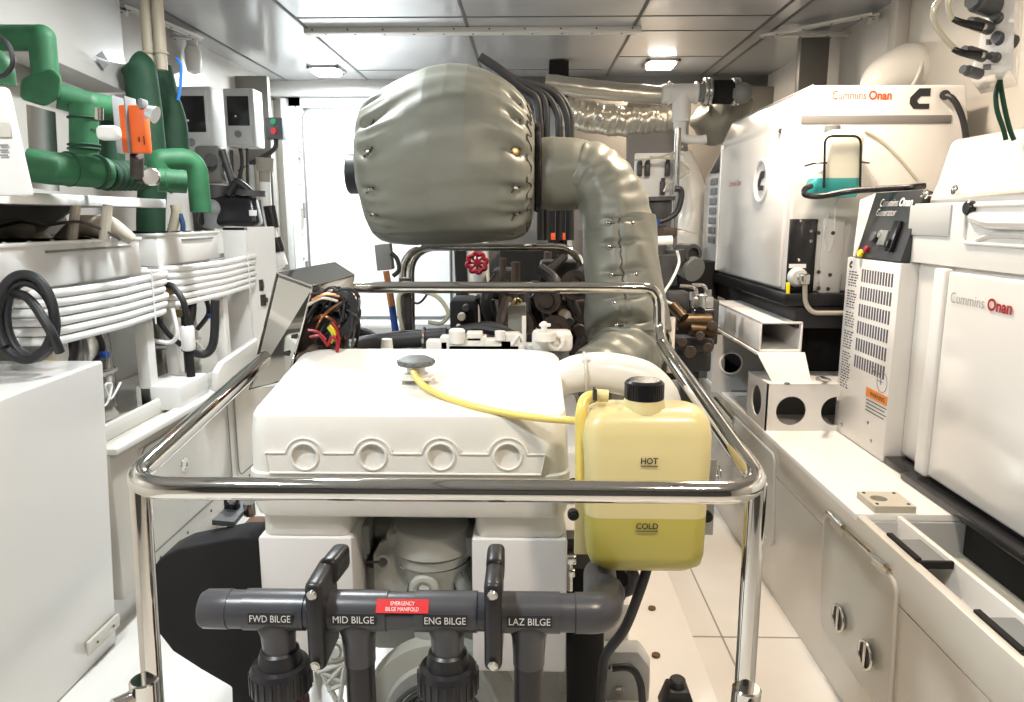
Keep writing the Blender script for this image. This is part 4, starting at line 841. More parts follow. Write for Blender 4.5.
for px, union, lab in ((277, 1, 'FWD BILGE'), (358, 0, 'MID BILGE'), (447, 1, 'ENG BILGE'), (529, 0, 'LAZ BILGE')):
    x = at(px, 611, MY).x
    q = MB(); q.lathe([(MR*0.95, 0.0), (0.038, -0.025), (0.031, -0.045), (0.0285, -0.085), (0.0285, -0.10)], (x, MY, MZ), (0, 0, 1), 32)
    q.tube([(x-0.055, MY, MZ), (x+0.055, MY, MZ)], MR+0.0025, 40, smooth=False)
    br = q.build('tee_branch', PVC, t)
    if union:
        q = MB(); pr = [(0.030, -0.075), (0.035, -0.079), (0.040, -0.105), (0.040, -0.11)]; q.lathe(pr, (x, MY, MZ), (0, 0, 1), 32); q.build('collar', PVCB, br)
        q = MB(); q.lathe([(0.036, -0.103), (0.050, -0.106), (0.0545, -0.115), (0.0545, -0.155), (0.05, -0.16), (0.04, -0.16)], (x, MY, MZ), (0, 0, 1), 40)
        for k in range(24): a = 2*PI*k/24; q.box((x+0.0545*math.cos(a), MY+0.0545*math.sin(a), MZ-0.135), (0.004, 0.006, 0.038), 0.001, rot=(0, 0, a))
        q.build('union_nut', PVCB, br)
        q = MB(); q.lathe([(0.043, -0.155), (0.043, -0.18), (0.048, -0.185), (0.048, -0.25), (0.035, -0.26), (0.033, -0.705)], (x, MY, MZ), (0, 0, 1), 32); q.build('valve_barrel', mat('dark_maroon_pvc', (0.05, 0.025, 0.028), 0.3), br)
    else:
        q = MB(); q.lathe([(0.0265, -0.08), (0.0265, -0.705)], (x, MY, MZ), (0, 0, 1), 32); q.build('drop_pipe', PVCB, br)
    # label plate tangent to the pipe, slightly below its centre line
    th = math.radians(6); nn = V((0, -math.cos(th), math.sin(th))); up = V((0, math.sin(th), math.cos(th)))
    up = V((0, math.sin(th)*-1*-1, math.cos(th))); up = V((1, 0, 0)).cross(nn)*-1 if False else nn.cross(V((1, 0, 0)))
    if up.z < 0: up = -up
    cpt = V((x+0.001, MY, MZ)) + nn*(MR+0.0042)
    wd = 0.078; hh = 0.021
    MB().obox(cpt - V((wd/2, 0, 0)) - up*hh/2, (wd, 0, 0), up*hh, nn*0.0012).build('label_plate', INK, br)
    text(lab, cpt + nn*0.0016 - V((wd/2-0.003, 0, 0)) - up*0.0062, (1, 0, 0), up, 0.0125, LETW, br, 'lettering', bold=0.0, width=wd-0.006)
th = math.radians(42); nn = V((0, -math.cos(th), math.sin(th))); up = V((0, math.sin(th), math.cos(th)))
xa, xb = at(377, 600, MY-0.02).x, at(429, 600, MY-0.02).x
cpt = V(((xa+xb)/2, MY, MZ)) + nn*(MR+0.002)
wd = xb-xa; hh = 0.024
rl = MB().obox(cpt - V((wd/2, 0, 0)) - up*hh/2, (wd, 0, 0), up*hh, nn*0.0012, 0.0).build('warning_label', REDLAB, t)
text('EMERGENCY', cpt + nn*0.0016 - V((0.021, 0, 0)) + up*0.0012, (1, 0, 0), up, 0.0068, LETW, rl, 'lettering', bold=0.0, width=0.042)
text('BILGE MANIFOLD', cpt + nn*0.0016 - V((0.029, 0, 0)) - up*0.0085, (1, 0, 0), up, 0.0068, LETW, rl, 'lettering', bold=0.0, width=0.058)
# pipe clamps
for px, lean, lab in ((315, 0.02, 'tall black pipe clamp around the manifold between the first two branches'), (493, 0.0, 'tall black pipe clamp around the manifold beside the last branch')):
    x = at(px, 611, MY-0.045).x
    cl = thing('pipe_clamp', lab, 'clamp', (x, MY-0.04, 0.55), 'black manifold clamps')
    zA, zB = at(px, 671, MY-0.05).z, at(px, 583, MY-0.05).z
    q = MB(); q.obox((x-0.0155, MY-0.055, zA), (0.031, 0, 0), (0, 0.11, 0), (0, 0, zB-zA), 0.011, 3); q.build('clamp_body', PVCB, cl)
    q = MB(); q.obox((x-0.016+lean*0.2, MY+0.02, zB-0.045), (0.033, 0, 0), (lean*0.6, 0.07, 0.005), (0, 0, 0.05), 0.011, 3); q.build('clamp_rear', PVCB, cl)
    for z in (zB-0.018, zA+0.016):
        q = MB(); q.cyl((x, MY-0.054, z), (x, MY-0.064, z), 0.009, n=18, bev=0.003); q.build('bolt', STEEL, cl)
# small base and stand under the manifold
tag(MB().span((x0+0.015, 1.14, 0.575), (at(262, 700, 1.2).x, 1.32, 0.585), 0.003).build('mounting_plate', GREYP), 'grey mounting plate at the lower left under the first union', 'plate') if False else None
# ================================================================== BELT GUARD left of the engine
pp = [(200, 545), (235, 538), (275, 538), (275, 716), (232, 716), (231, 688), (200, 670), (172, 652), (155, 630), (146, 606), (144, 590), (148, 574), (160, 558), (178, 549)]
q = MB(); q.prism([at(x, y, 1.62) for x, y in pp], (0, 0.10, 0), 0.008, 3)
tag(q.build('belt_guard', MATTE), 'large matte black rounded guard at the lower left of the engine', 'guard')
t = thing('support_bracket', 'dark angled metal bracket above the black guard, beside the engine', 'bracket', at(225, 520, 1.75))
q = MB(); q.hexa([at(212, 525, 1.70), at(234, 527, 1.70), at(256, 500, 1.95), at(240, 498, 1.95)], [at(212, 520, 1.70), at(234, 522, 1.70), at(256, 496, 1.95), at(240, 494, 1.95)]); q.build('plate', DKGREY, t)
q = MB(); q.span(at(224, 512, 1.8), at(240, 494, 1.83), 0.003); q.build('upright', GLBLK, t)
q = MB(); bolt(q, at(232, 501, 1.795), (0, -1, 0), 0.012, 0.008); q.cyl(at(249, 503, 1.8), at(250, 515, 1.8), 0.015); q.build('bolt', STEEL, t)
q = MB(); q.box(at(255, 527, 1.75), (0.05, 0.08, 0.03), 0.006); q.build('rusty_block', mat('rusty_brown', (0.16, 0.08, 0.04), 0.7, bump=0.4, var=0.4, vscale=30), t)
# ================================================================== ENGINE BED
t = thing('engine_bed', 'white engine bed running beside the right floor with rubber mount', 'engine bed', (0.3, 2.5, 0))
MB().span((0.10, 1.95, 0), (0.30, 4.5, 0.30), 0.015).build('inner_rail', ENGW, t)
MB().span((0.15, 1.35, 0), (0.50, 4.5, 0.17), 0.012).build('outer_rail', FLOORM, t)
q = MB(); a = at_z(600, 690, 0.3); 
q.hexa([at(598, 652, 1.7), at(638, 652, 1.7), at(650, 668, 1.7), at(648, 715, 1.7), at(598, 715, 1.7)], [at(598, 640, 1.95), at(638, 640, 1.95), at(650, 655, 1.95), at(650, 700, 1.95), at(598, 700, 1.95)], 0.004); gb = q.build('mount_bracket', GREYP, t)
screws(gb, [at(613, 668, 1.695), at(630, 668, 1.695), at(620, 690, 1.695)], (0, -1, 0), 0.012, STEEL)
c = at_z(677, 694, 0.20)
q = MB(); q.hexa([(c.x-0.045, c.y-0.03, 0.17), (c.x+0.045, c.y-0.03, 0.17), (c.x+0.045, c.y+0.03, 0.17), (c.x-0.045, c.y+0.03, 0.17)], [(c.x-0.025, c.y-0.03, 0.225), (c.x+0.025, c.y-0.03, 0.225), (c.x+0.025, c.y+0.03, 0.225), (c.x-0.025, c.y+0.03, 0.225)], 0.004); q.cyl((c.x, c.y-0.0, 0.20), (c.x, c.y, 0.245), 0.02, n=20, bev=0.003); q.build('rubber_mount', BLACK, t)
q = MB(); q.span((c.x-0.11, c.y-0.12, 0.17), (c.x+0.09, c.y-0.045, 0.205), 0.008); q.build('mount_foot', CREAM, t)
q = MB()
for px, py in ((652, 609), (656, 656)):
    p = at_z(px, py, 0.171); q.cyl(p, p+V((0, 0, 0.006)), 0.012, n=10)
q.build('bolt', mat('rusty_brown', (0.16, 0.08, 0.04), 0.7, bump=0.4, var=0.4, vscale=30), t)
# ================================================================== SILENCER (insulated drum)
t = thing('exhaust_silencer', 'big drum wrapped in silver-grey quilted insulation, hung above the engine', 'silencer', at(450, 245, 2.45))
SY = 2.45
topc = [(357, 128), (359, 118), (362, 110), (368, 101), (376, 95), (388, 88), (400, 81), (415, 74), (432, 68), (452, 65), (472, 66), (490, 71), (505, 78), (517, 86), (526, 95), (532, 105), (537, 118), (540, 132)]
botc = [(357, 190), (359, 204), (362, 214), (366, 226), (371, 235), (378, 241), (390, 244), (410, 246), (440, 247), (480, 246), (505, 244), (520, 242), (528, 238), (533, 231), (537, 220), (540, 204)]
def interp(tab, x):
    for (a, b), (c, d) in zip(tab, tab[1:]):
        if x <= c: return b + (d-b)*(x-a)/(c-a)
    return tab[-1][1]
NX, NA = 170, 260
def drum_radius_noise(px, a):
    d = 0.0
    for xe, sgn in ((379, 1), (520, -1)):
        for k in range(15):
            ak = 2*PI*k/15 + 0.1
            da = (a-ak+PI) % (2*PI) - PI
            dx = (px-xe)*0.00336; ds = da*0.26
            rr = math.hypot(dx, ds)
            d -= 0.018*math.exp(-(rr/0.022)**2)
            # pleats running out from the stud towards the middle and to the rim
            along = dx*sgn
            fall = math.exp(-abs(along)/0.07) if along > 0 else math.exp(-abs(along)/0.05)
            d -= 0.0105*fall*math.exp(-(ds/(0.010+abs(along)*0.18))**2)
            d += 0.0055*fall*math.exp(-((abs(ds)-0.028-abs(along)*0.15)/0.014)**2)
    d += 0.004*math.sin(a*5+px*0.012) + 0.003*math.sin(a*9-px*0.021+1.3) + 0.002*math.sin(a*17+px*0.03)
    return d
SXC = at(449, 155, SY).x
vs = []; fs = []
for i in range(NX+1):
    px = 357 + 183*i/NX
    zt4 = at(px, interp(topc, px), SY).z; zb4 = at(px, interp(botc, px), SY).z; x = at(px, 155, SY).x
    cz = (zt4+zb4)/2; h = (zt4-zb4)/2*0.965; hy = min(0.28, h*1.02); x = SXC + (x-SXC)*0.955
    for k in range(NA):
        a = 2*PI*k/NA; s = drum_radius_noise(px, a)
        ca, sa = math.cos(a), math.sin(a)
        e = 0.86
        cy2 = math.copysign(abs(ca)**e, ca); sz = math.copysign(abs(sa)**e, sa)
        vs.append(V((x, SY + cy2*(hy+s), cz + sz*(h+s))))
for i in range(NX):
    for k in range(NA): fs.append((i*NA+k, i*NA+(k+1) % NA, (i+1)*NA+(k+1) % NA, (i+1)*NA+k))
fs.append(tuple(range(NA))[::-1]); fs.append(tuple(NX*NA+k for k in range(NA)))
q = MB(); q.add(vs, fs); sil = q.build('insulation_jacket', FAB, t, angle=60)
def dpt(px, a, off=0.0):
    zt4 = at(px, interp(topc, px), SY).z; zb4 = at(px, interp(botc, px), SY).z; cz = (zt4+zb4)/2; h = (zt4-zb4)/2*0.965; hy = min(0.28, h*1.02); s = drum_radius_noise(px, a)+off
    ca, sa = math.cos(a), math.sin(a); e = 0.86
    return V((SXC + (at(px, 155, SY).x-SXC)*0.955, SY + math.copysign(abs(ca)**e, ca)*(hy+s), cz + math.copysign(abs(sa)**e, sa)*(h+s)))
for xe in (379, 520):
    for k in range(15):
        ak = 2*PI*k/15+0.1; 
        if math.cos(ak) > 0.5: continue
        p = dpt(xe, ak, 0.004); d = (p - V((p.x, SY, 1.59))).normalized()
        q = MB(); q.lathe([(0, 0.009), (0.008, 0.007), (0.011, 0.0), (0.011, -0.006)], p, d, 12); st = q.build('lacing_stud', STEEL, sil)
        e1, e2 = dpt(xe-4, ak+0.05, 0.004), dpt(xe+5, ak-0.04, 0.004); MB().tube([e1, p+d*0.004, e2], 0.0022, 6).build('lacing_tie', THREAD, st)
for xe, dxp in ((531, 4),):
    q = MB(); pts = []
    for k in range(0, 61):
        a = PI*0.42 + (PI*1.62-PI*0.42)*k/60
        pts.append(dpt(xe+(dxp if k % 4 in (1, 2) else 0), a, 0.004))
    q.tube(pts, 0.0022, 6, smooth=False); q.build('lacing_wire', THREAD, sil)
q = MB(); q.lathe([(0, 0), (0.012, 0), (0.017, 0.004), (0.013, 0.012), (0, 0.014)], dpt(519, 2*PI*7.3/15, 0.0), (0.2, -1, 0.1), 20); q.build('shiny_button', BRASS, sil)
# left pipe flange, dark seam ring at the right
c = at(352, 174, SY+0.02)
MB().cyl(c + V((-0.012, 0, 0)), c + V((0.05, 0, 0)), 0.065, n=36, bev=0.005).build('end_flange', BLACK, t)
rp = []
for k in range(60):
    a = 2*PI*k/60; rp.append(dpt(539, a, 0.006)+V((0.008, 0, 0)))
MB().tube(rp, 0.010, 10, smooth=False, closed=True).build('seam_band', MATTE, t)
# neck, elbow, laced downpipe
t = thing('exhaust_pipe', 'thick lagged exhaust pipe elbowing down from the right end of the silencer', 'exhaust pipe', at(630, 350, 2.2))
q = MB(); q.tube([at(541, 174, SY), at(552, 174, SY), at(570, 174, SY), at(584, 175, SY)], [0.112, 0.118, 0.116, 0.108], 40, sub=8, rf=lambda u, a: 1+0.015*math.sin(a*7+u*4)); q.build('neck_jacket', FAB, t)
def wr(u, a): return 1 + 0.02*math.sin(a*5+u*13) + 0.022*math.sin(u*44+math.sin(a*2)*1.8)*(0.5+0.5*math.cos(a+2)) + 0.012*math.sin(a*11-u*7)
q = MB(); q.tube([at(578, 174, 2.44), at(592, 178, 2.43), at(606, 190, 2.41), at(614, 208, 2.39), at(618, 232, 2.37)], [0.105, 0.108, 0.106, 0.108, 0.112], 64, sub=14, rf=wr); q.build('elbow_jacket', FAB, t)
def wl(u, a):
    d = 1 + 0.02*math.sin(a*4+u*9)+0.012*math.sin(a*9+u*15)
    for k in range(5):
        for s in (-0.25, 0.32):
            da = (a-AL-s+PI) % (2*PI)-PI; du = u-(0.08+k*0.2)
            d -= 0.08*math.exp(-(da/0.16)**2-(du/0.03)**2) + 0.025*math.exp(-(da/0.5)**2-(du/0.02)**2)
    da = (a-AL+PI) % (2*PI)-PI; d -= 0.05*math.exp(-(da/0.07)**2)
    return d
jp = [at(619, 218, 2.375), at(620, 245, 2.36), at(623, 280, 2.33), at(626, 312, 2.30), at(629, 336, 2.28)]
# find the angle that faces the camera for the lacing line
tmp = smoothpath(jp, 14); tn = (tmp[1]-tmp[0]).normalized(); u0, v0 = frame_of(tn); tc2 = (CO-tmp[0]); AL = math.atan2(tc2.dot(v0), tc2.dot(u0))
q = MB(); q.tube(jp, [0.112, 0.118, 0.122, 0.130, 0.132], 96, sub=20, rf=wl); lj = q.build('laced_jacket', FAB, t, angle=60)
q = MB(); sp = smoothpath(jp, 14)
line = [p + (CO-p).normalized()*0.115 + V((0.004*math.sin(i*1.3), 0, 0)) for i, p in enumerate(sp)]
line = [p + (CO-p).normalized()*(0.108+0.018*i/len(sp)) + V((0.004*math.sin(i*1.3), 0, 0)) for i, p in enumerate(sp)]
q.tube(line, 0.0035, 6, smooth=False); q.build('lacing_wire', THREAD, lj)
for k in range(5):
    i = int((0.08+k*0.2)*(len(sp)-1))
    for s in (-0.033, 0.04):
        d = (CO-sp[i]).normalized(); p = sp[i] + d*(0.106+0.018*i/len(sp)) + V((s, 0, 0))
        g = MB(); g.lathe([(0, 0.008), (0.006, 0.006), (0.009, 0)], p, d, 10); g.build('lacing_stud', STEEL, lj)
    g = MB(); g.tube([sp[i]+d*(0.112+0.018*i/len(sp))+V((-0.033, 0, 0)), line[i]+d*0.002, sp[i]+d*(0.112+0.018*i/len(sp))+V((0.04, 0, 0))], 0.0018, 5, smooth=False); g.build('lacing_cross', THREAD, lj)
MB().tube([p + V((0.0, 0, 0)) for p in [sp[-1]+V((0.128*math.cos(a), 0.128*math.sin(a), -0.01+0.012*math.sin(a*6))) for a in [2*PI*k/48 for k in range(48)]]], 0.005, 6, smooth=False, closed=True).build('hem_wire', THREAD, lj)
q = MB(); q.tube([at(630, 325, 2.28), at(628, 345, 2.25), at(622, 360, 2.2), at(606, 372, 2.14), at(590, 380, 2.1)], [0.112, 0.118, 0.115, 0.10, 0.09], 64, sub=14, rf=wr); q.build('lower_elbow_jacket', FAB, t)
# black hoses over the silencer's right shoulder
for k, (pts, r) in enumerate((([(480, 57), (500, 70), (522, 88), (536, 98), (540, 120), (541, 140)], .017), ([(486, 60), (512, 78), (535, 90), (545, 103), (546, 140)], .015), ([(505, 76), (540, 90), (556, 110), (559, 138)], .014), ([(515, 80), (548, 90), (563, 105), (569, 138)], .014), ([(530, 84), (556, 92), (570, 112), (571, 138)], .012))):
    tag(MB().tube([at(x, y, 2.78) for x, y in pts] + [at(pts[-1][0], 240, 2.8)], r, 12).build('black_hose', BLACK), ('black hose arching over the silencer, %s of the five' % ['innermost', 'second from the silencer', 'middle one', 'second from the right', 'rightmost'][k]), 'hose', 'black hoses over the silencer')
t = MB(); bx(t, 549, 60, 569, 102, 4.95, 0.12, 0.006); tag(t.build('junction_box', MATTE), 'black box at the ceiling behind the arched black hoses', 'box')
# silver lagged pipes near the ceiling
t = thing('lagged_pipe', 'upper smooth silver wrapped pipe along the ceiling, ending at the white tee', 'pipe', at(620, 100, 4.6))
q = MB(); q.tube([at(545, 83, 4.6), at(600, 90, 4.6), at(666, 96, 4.6)], 0.054, 28, sub=10, rf=lambda u, a: 1+0.03*math.sin(u*30+a*2)); q.build('wrap', FOIL, t)
q = MB(); q.cyl(at(662, 94, 4.55), at(700, 93, 4.55), 0.055, n=28, bev=0.005); q.tube([at(682, 92, 4.55), at(681, 122, 4.55)], 0.055, 24, smooth=False)
q.tube([at(680, 120, 4.55), at(680, 130, 4.55), at(684, 138, 4.55), at(698, 140, 4.55), at(706, 139, 4.55)], [0.045, 0.035, 0.026, 0.026, 0.026], 20)
for px in (669, 696): q.ring(at(px, 93, 4.55), (1, 0, 0), 0.058, 0.008)
q.build('white_tee', HOSEW, t)
t = thing('flexible_duct', 'lower crumpled silver foil duct below the smooth ceiling pipe', 'duct', at(620, 130, 4.8))
q = MB(); q.tube([at(560, 112, 4.8), at(620, 121, 4.8), at(674, 119, 4.8)], 0.095, 48, sub=40, rf=lambda u, a: 1+0.02*math.sin(u*110+3*math.sin(a*2)+u*13)+0.035*math.sin(u*41-a*2)+0.02*math.sin(u*230+a*5)); q.build('duct', FOIL, t)
t = thing('pipe_coupling', 'black rubber coupling and valve at the right end of the white ceiling pipe', 'coupling', at(720, 100, 4.5))
q = MB(); q.cyl(at(712, 92, 4.5), at(735, 92, 4.5), 0.068, n=28, bev=0.008); q.build('sleeve', MATTE, t)
for px in (705, 709, 733, 737): MB().ring(at(px, 92, 4.5), (1, 0, 0), 0.07, 0.012).build('clamp_band', STEEL, t)
MB().cyl(at(700, 93, 4.5), at(712, 93, 4.5), 0.05, n=24).build('pipe_end', GREY, t); q = MB(); q.cyl(at(735, 92, 4.5), at(748, 93, 4.5), 0.05, n=24); q.sphere(at(742, 93, 4.45), 0.06); q.build('pipe_end', GREY, t)
t = MB(); t.tube([at(700, 118, 4.9), at(715, 125, 4.8), at(730, 112, 4.8), at(742, 108, 4.9)], [0.08, 0.12, 0.11, 0.08], 28, sub=12, rf=lambda u, a: 1+0.08*math.sin(u*14+a*3)+.05*math.sin(a*5)); tag(t.build('lagging_bundle', FAB), 'crumpled grey lagging bundle hanging below the black coupling', 'lagging')
aw = lambda px, py, Y: at(px, py, Y+0.24)
# ================================================================== STEEL CONTROL BOX (left of engine)
t = thing('steel_junction_box', 'mirror-polished stainless box with open side full of wires, beside the engine', 'junction box', aw(290, 385, 1.7))
A1, B1, C1, D1 = aw(277, 273, 1.68), aw(313, 286, 1.60), aw(354, 275, 1.68), aw(335, 263, 1.77)
A2, B2, C2, D2 = aw(249, 390, 1.58), aw(288, 380, 1.60), aw(347, 365, 1.68), aw(320, 380, 1.76)
def panel(nm, pts, m=MIRROR, th=0.002):
    n = (V(pts[1])-V(pts[0])).cross(V(pts[2])-V(pts[0])).normalized()*th
    return MB().prism(pts, n).build(nm, m, t)
panel('front_panel', [A1, B1, B2, A2]); panel('top_panel', [A1, B1, C1, D1]); panel('rear_panel', [D1, A1, A2, D2]); panel('back_panel', [C1, D1, D2, C2], STEEL)
panel('bottom_panel', [A2, B2, C2, D2], STEEL)
fl = MB(); fl.prism([C1, D1, lerp(D1, D2, 0.12), lerp(C1, C2, 0.25)], (0.0, -0.002, 0)); 
q = MB(); q.prism([B1, C1, lerp(C1, C2, 0.42), lerp(B1, C1, 0.5)+V((0, 0, -0.035)), lerp(B1, B2, 0.22)], (0.001, 0.003, 0)); q.build('side_flap', STEEL, t)
q = MB()
for a, b11 in ((A1, B1), (B1, C1), (A1, A2), (B1, B2), (D1, C1), (D1, A1)): q.tube([a, b11], 0.003, 8, smooth=False)
q.build('edge_bead', MIRROR, t)
for u, v in ((0.42, 0.52), (0.78, 0.55), (0.70, 0.72)):
    q = MB(); p = lerp(lerp(A1, B1, u), lerp(A2, B2, u), v); q.obox(p+V((0, -0.004, 0)), (0.022, -0.01, 0), (0, -0.003, 0), (0, 0, 0.010), 0.001); q.build('latch', INK, t)
q = MB(); w0 = aw(332, 300, 1.6)
cols = [BLACK]*14 + [DKBROWN, COPPER, GREY, CREAM]
wires = thing('wire_loom', 'tangle of black, red and yellow wires spilling from the stainless box', 'wires', aw(335, 350, 1.65))
rw = random.Random(3)
for k in range(26):
    a = aw(rw.uniform(306, 325), rw.uniform(292, 345), rw.uniform(1.6, 1.68)); e = aw(rw.uniform(330, 358), rw.uniform(318, 352), rw.uniform(1.58, 1.7))
    m1 = aw(rw.uniform(325, 352), rw.uniform(285, 322), rw.uniform(1.56, 1.62)); m2 = aw(rw.uniform(338, 360), rw.uniform(295, 330), rw.uniform(1.56, 1.62))
    MB().tube([a, m1, m2, e], rw.choice([0.0025, 0.0035, 0.005]), 6).build('wire', rw.choice(cols), wires)
for k in range(6):
    MB().tube([aw(328+k*2, 300-k, 1.58), aw(346+k, 292+k*2, 1.57), aw(356-k, 306+k*3, 1.57), aw(345+k, 325+k, 1.58), aw(330, 330+k*2, 1.6)], 0.0055, 8).build('black_cable', BLACK, wires)
for k, (m, pts) in enumerate(((RED, [(328, 345), (333, 336), (338, 345), (337, 352)]), (RED, [(332, 322), (337, 330), (339, 342), (336, 350)]), (mat('lime_wire', (0.45, 0.5, 0.03), 0.4), [(328, 327), (333, 335), (331, 343)]), (YEL2, [(330, 325), (335, 333), (333, 341)]), (RED, [(308, 330), (318, 332), (326, 340)]), (RED, [(310, 337), (320, 336), (328, 346)]), (COPPER, [(312, 300), (326, 294), (340, 296)]), (CREAM, [(308, 305), (322, 298), (338, 301)]))):
    MB().tube([aw(x, y, 1.56+0.002*k) for x, y in pts], 0.004, 6).build('coloured_wire', m, wires)
q = MB(); q.box(aw(312, 330, 1.66), (0.10, 0.05, 0.12), 0.01); q.box(aw(330, 318, 1.7), (0.08, 0.04, 0.10), 0.01); q.build('relay_block', DKBROWN, t)
q = MB(); q.tube([aw(300, 362, 1.6), aw(315, 352, 1.6), aw(340, 352, 1.65), aw(352, 350, 1.7)], 0.018, 8, rf=lambda u, a: 1+0.2*math.sin(u*30+a)); q.build('bundle', DKBROWN, wires)
# ================================================================== RIGHT REAR: board, pole, valves
t = thing('switch_board', 'white board with four dark switches on the far right wall', 'board', at(655, 195, 4.4))
q = MB(); bx(q, 634, 153, 674, 205, 4.4, 0.04, 0.006); q.build('board', WHITE, t)
for px, py in ((640, 170), (648, 170), (668, 170), (663, 189)):
    q = MB(); bx(q, px-2.6, py-8, px+2.6, py+6, 4.36, 0.04, 0.004); q.cyl(at(px, py-8, 4.37), at(px, py-11, 4.37), 0.012, n=8); q.build('switch', DKGREY, t)
q = MB(); q.tube([at(634, 160, 4.3), at(655, 158, 4.3), at(672, 153, 4.3), at(683, 146, 4.3)], 0.006, 6); q.tube([at(650, 157, 4.3), at(675, 160, 4.3), at(689, 170, 4.3), at(680, 178, 4.3), at(668, 184, 4.3), at(664, 192, 4.3)], 0.006, 6); q.build('wire', PALEHOSE, t)
t = thing('white_canister', 'tall white plastic canister behind the slim metal pole', 'canister', at(690, 235, 4.6))
q = MB(); q.tube([at(682, 153, 4.6), at(687, 170, 4.6), at(692, 195, 4.6), at(693, 215, 4.6), at(688, 232, 4.6)], [0.05, 0.07, 0.09, 0.10, 0.11], 24, sub=8); q.build('body', ENGW, t)
q = MB(); q.tube(corner([at(676, 172, 4.55), at(676, 153, 4.55), at(686, 153, 4.55), at(686, 172, 4.55)], 0.05), 0.014, 10, smooth=False); q.build('handle', ENGW, t)
q = MB(); bx(q, 676, 230, 705, 250, 4.5, 0.1, 0.01); q.build('base_ledge', ENGW, t)
tag(MB().cyl(at(678, 128, 4.3), V((at(674, 262, 4.3).x, 4.3, 0)), 0.019, n=16).build('metal_pole', STEEL), 'slim grey metal pole in front of the white canister', 'pole')
t = thing('strainer_assembly', 'dark strainer with blue tap and black hose beside the lagged exhaust pipe', 'strainer', at(655, 250, 3.8))
q = MB(); q.cyl(at(655, 200, 3.8), at(655, 222, 3.8), 0.085, 0.075, n=28, bev=0.01); q.cyl(at(655, 197, 3.8), at(655, 201, 3.8), 0.10, n=28); q.build('bowl', DKGREY, t)
q = MB(); q.cyl(at(656, 226, 3.75), at(656, 238, 3.75), 0.05); q.box(at(660, 232, 3.75), (0.16, 0.08, 0.05), 0.01); q.build('valve_body', DKBROWN, t)
q = MB(); q.cyl(at(652, 242, 3.7), at(672, 241, 3.7), 0.028); q.build('white_union', HOSEW, t)
MB().cyl(at(656, 219, 3.7), at(656, 225, 3.7), 0.02).build('blue_tap', BLUE, t)
q = MB(); q.tube([at(646, 222, 3.7), at(662, 221, 3.7), at(676, 213, 3.7), at(681, 200, 3.7), at(681, 190, 3.7), at(675, 189, 3.7)], 0.014, 10); q.build('hose', BLACK, t)
MB().cyl(at(664, 280, 3.55), V((at(664, 280, 3.55).x, 3.55, 0)), 0.03, n=14).build('stand_pipe', DKGREY, t)
q = MB(); q.cyl(at(658, 262, 3.6), at(658, 245, 3.6), 0.04); q.cyl(at(664, 285, 3.5), at(664, 255, 3.5), 0.06); q.cyl(at(675, 250, 3.6), at(675, 262, 3.6), 0.05); q.build('lower_body', DKGREY, t)
t = thing('pipe_stub', 'open dark pipe end on a flange, below the white canister', 'pipe', at(692, 262, 3.7))
q = MB(); q.lathe([(0.03, -0.005), (0.047, -0.005), (0.05, 0.002), (0.05, 0.1), (0, 0.1)], at(693, 254, 3.6), (-0.35, 0.9, 0), 28); q.build('pipe', DKGREY, t)
q = MB(); q.lathe([(0, 0.0), (0.03, 0.0)], at(693, 254, 3.61), (-0.35, 0.9, 0), 28); q.build('bore', INK, t)
q = MB(); q.cyl(at(680, 255, 3.75), at(690, 255, 3.68), 0.04); q.cyl(at(695, 270, 3.6), at(680, 262, 3.7), 0.06, n=20); q.build('flange', GREY, t)
tag(MB().tube([at(677, 251, 3.4), at(679, 263, 3.4), at(672, 280, 3.3), at(664, 293, 3.2), at(665, 300, 3.2), at(672, 304, 3.2)], 0.0065, 8).build('white_hose', HOSEW), 'thin white hose curving down past the open pipe end', 'hose')
t = thing('fuel_filter', 'silver filter head with two steel tubes beside the exhaust pipe', 'filter', at(700, 310, 3.0))
q = MB(); q.cyl(at(700, 310, 3.0), at(701, 294, 3.0), 0.03, n=20, bev=0.004); q.box(at(702, 302, 3.0), (0.085, 0.05, 0.05), 0.008); q.cyl(at(694, 300, 3.0), at(694, 292, 3.0), 0.018, n=8); q.cyl(at(708, 300, 3.0), at(708, 290, 3.0), 0.016, n=8); q.build('head', mat('bright_aluminium', (0.55, 0.55, 0.55), 0.3, metal=0.9), t)
q = MB(); q.tube(corner([at(706, 298, 3.0), at(706, 285, 3.0), at(692, 285, 3.0)], 0.03), 0.008, 10, smooth=False); q.tube(corner([at(697, 298, 3.0), at(696, 287, 3.0), at(680, 286, 3.0)], 0.03), 0.008, 10, smooth=False); q.build('steel_tube', STEEL, t)
q = MB(); q.cyl(at(693, 315, 3.0), at(712, 314, 3.0), 0.035, n=20); q.cyl(at(700, 312, 2.95), at(700, 312, 2.9), 0.02); q.build('solenoid', GLBLK, t)
t = thing('brass_manifold', 'dark brass valves and blocks between exhaust pipe and white channel', 'manifold', at(690, 360, 2.9))
MB().cyl(at(690, 365, 3.05), V((at(690, 365, 3.05).x, 3.05, 0)), 0.04, n=14).build('stand_pipe', DKGREY, t)
q = MB(); q.cyl(at(676, 322, 2.9), at(712, 322, 2.9), 0.034, n=20, bev=0.005); q.cyl(at(690, 330, 2.87), at(715, 332, 2.87), 0.026, n=20); q.cyl(at(682, 311, 2.9), at(682, 325, 2.9), 0.02, n=6); q.cyl(at(673, 306, 2.9), at(684, 318, 2.85), 0.022, n=12); q.build('brass_body', mat('dark_brass', (0.10, 0.065, 0.035), 0.4, metal=0.7, var=0.4, vscale=40), t)
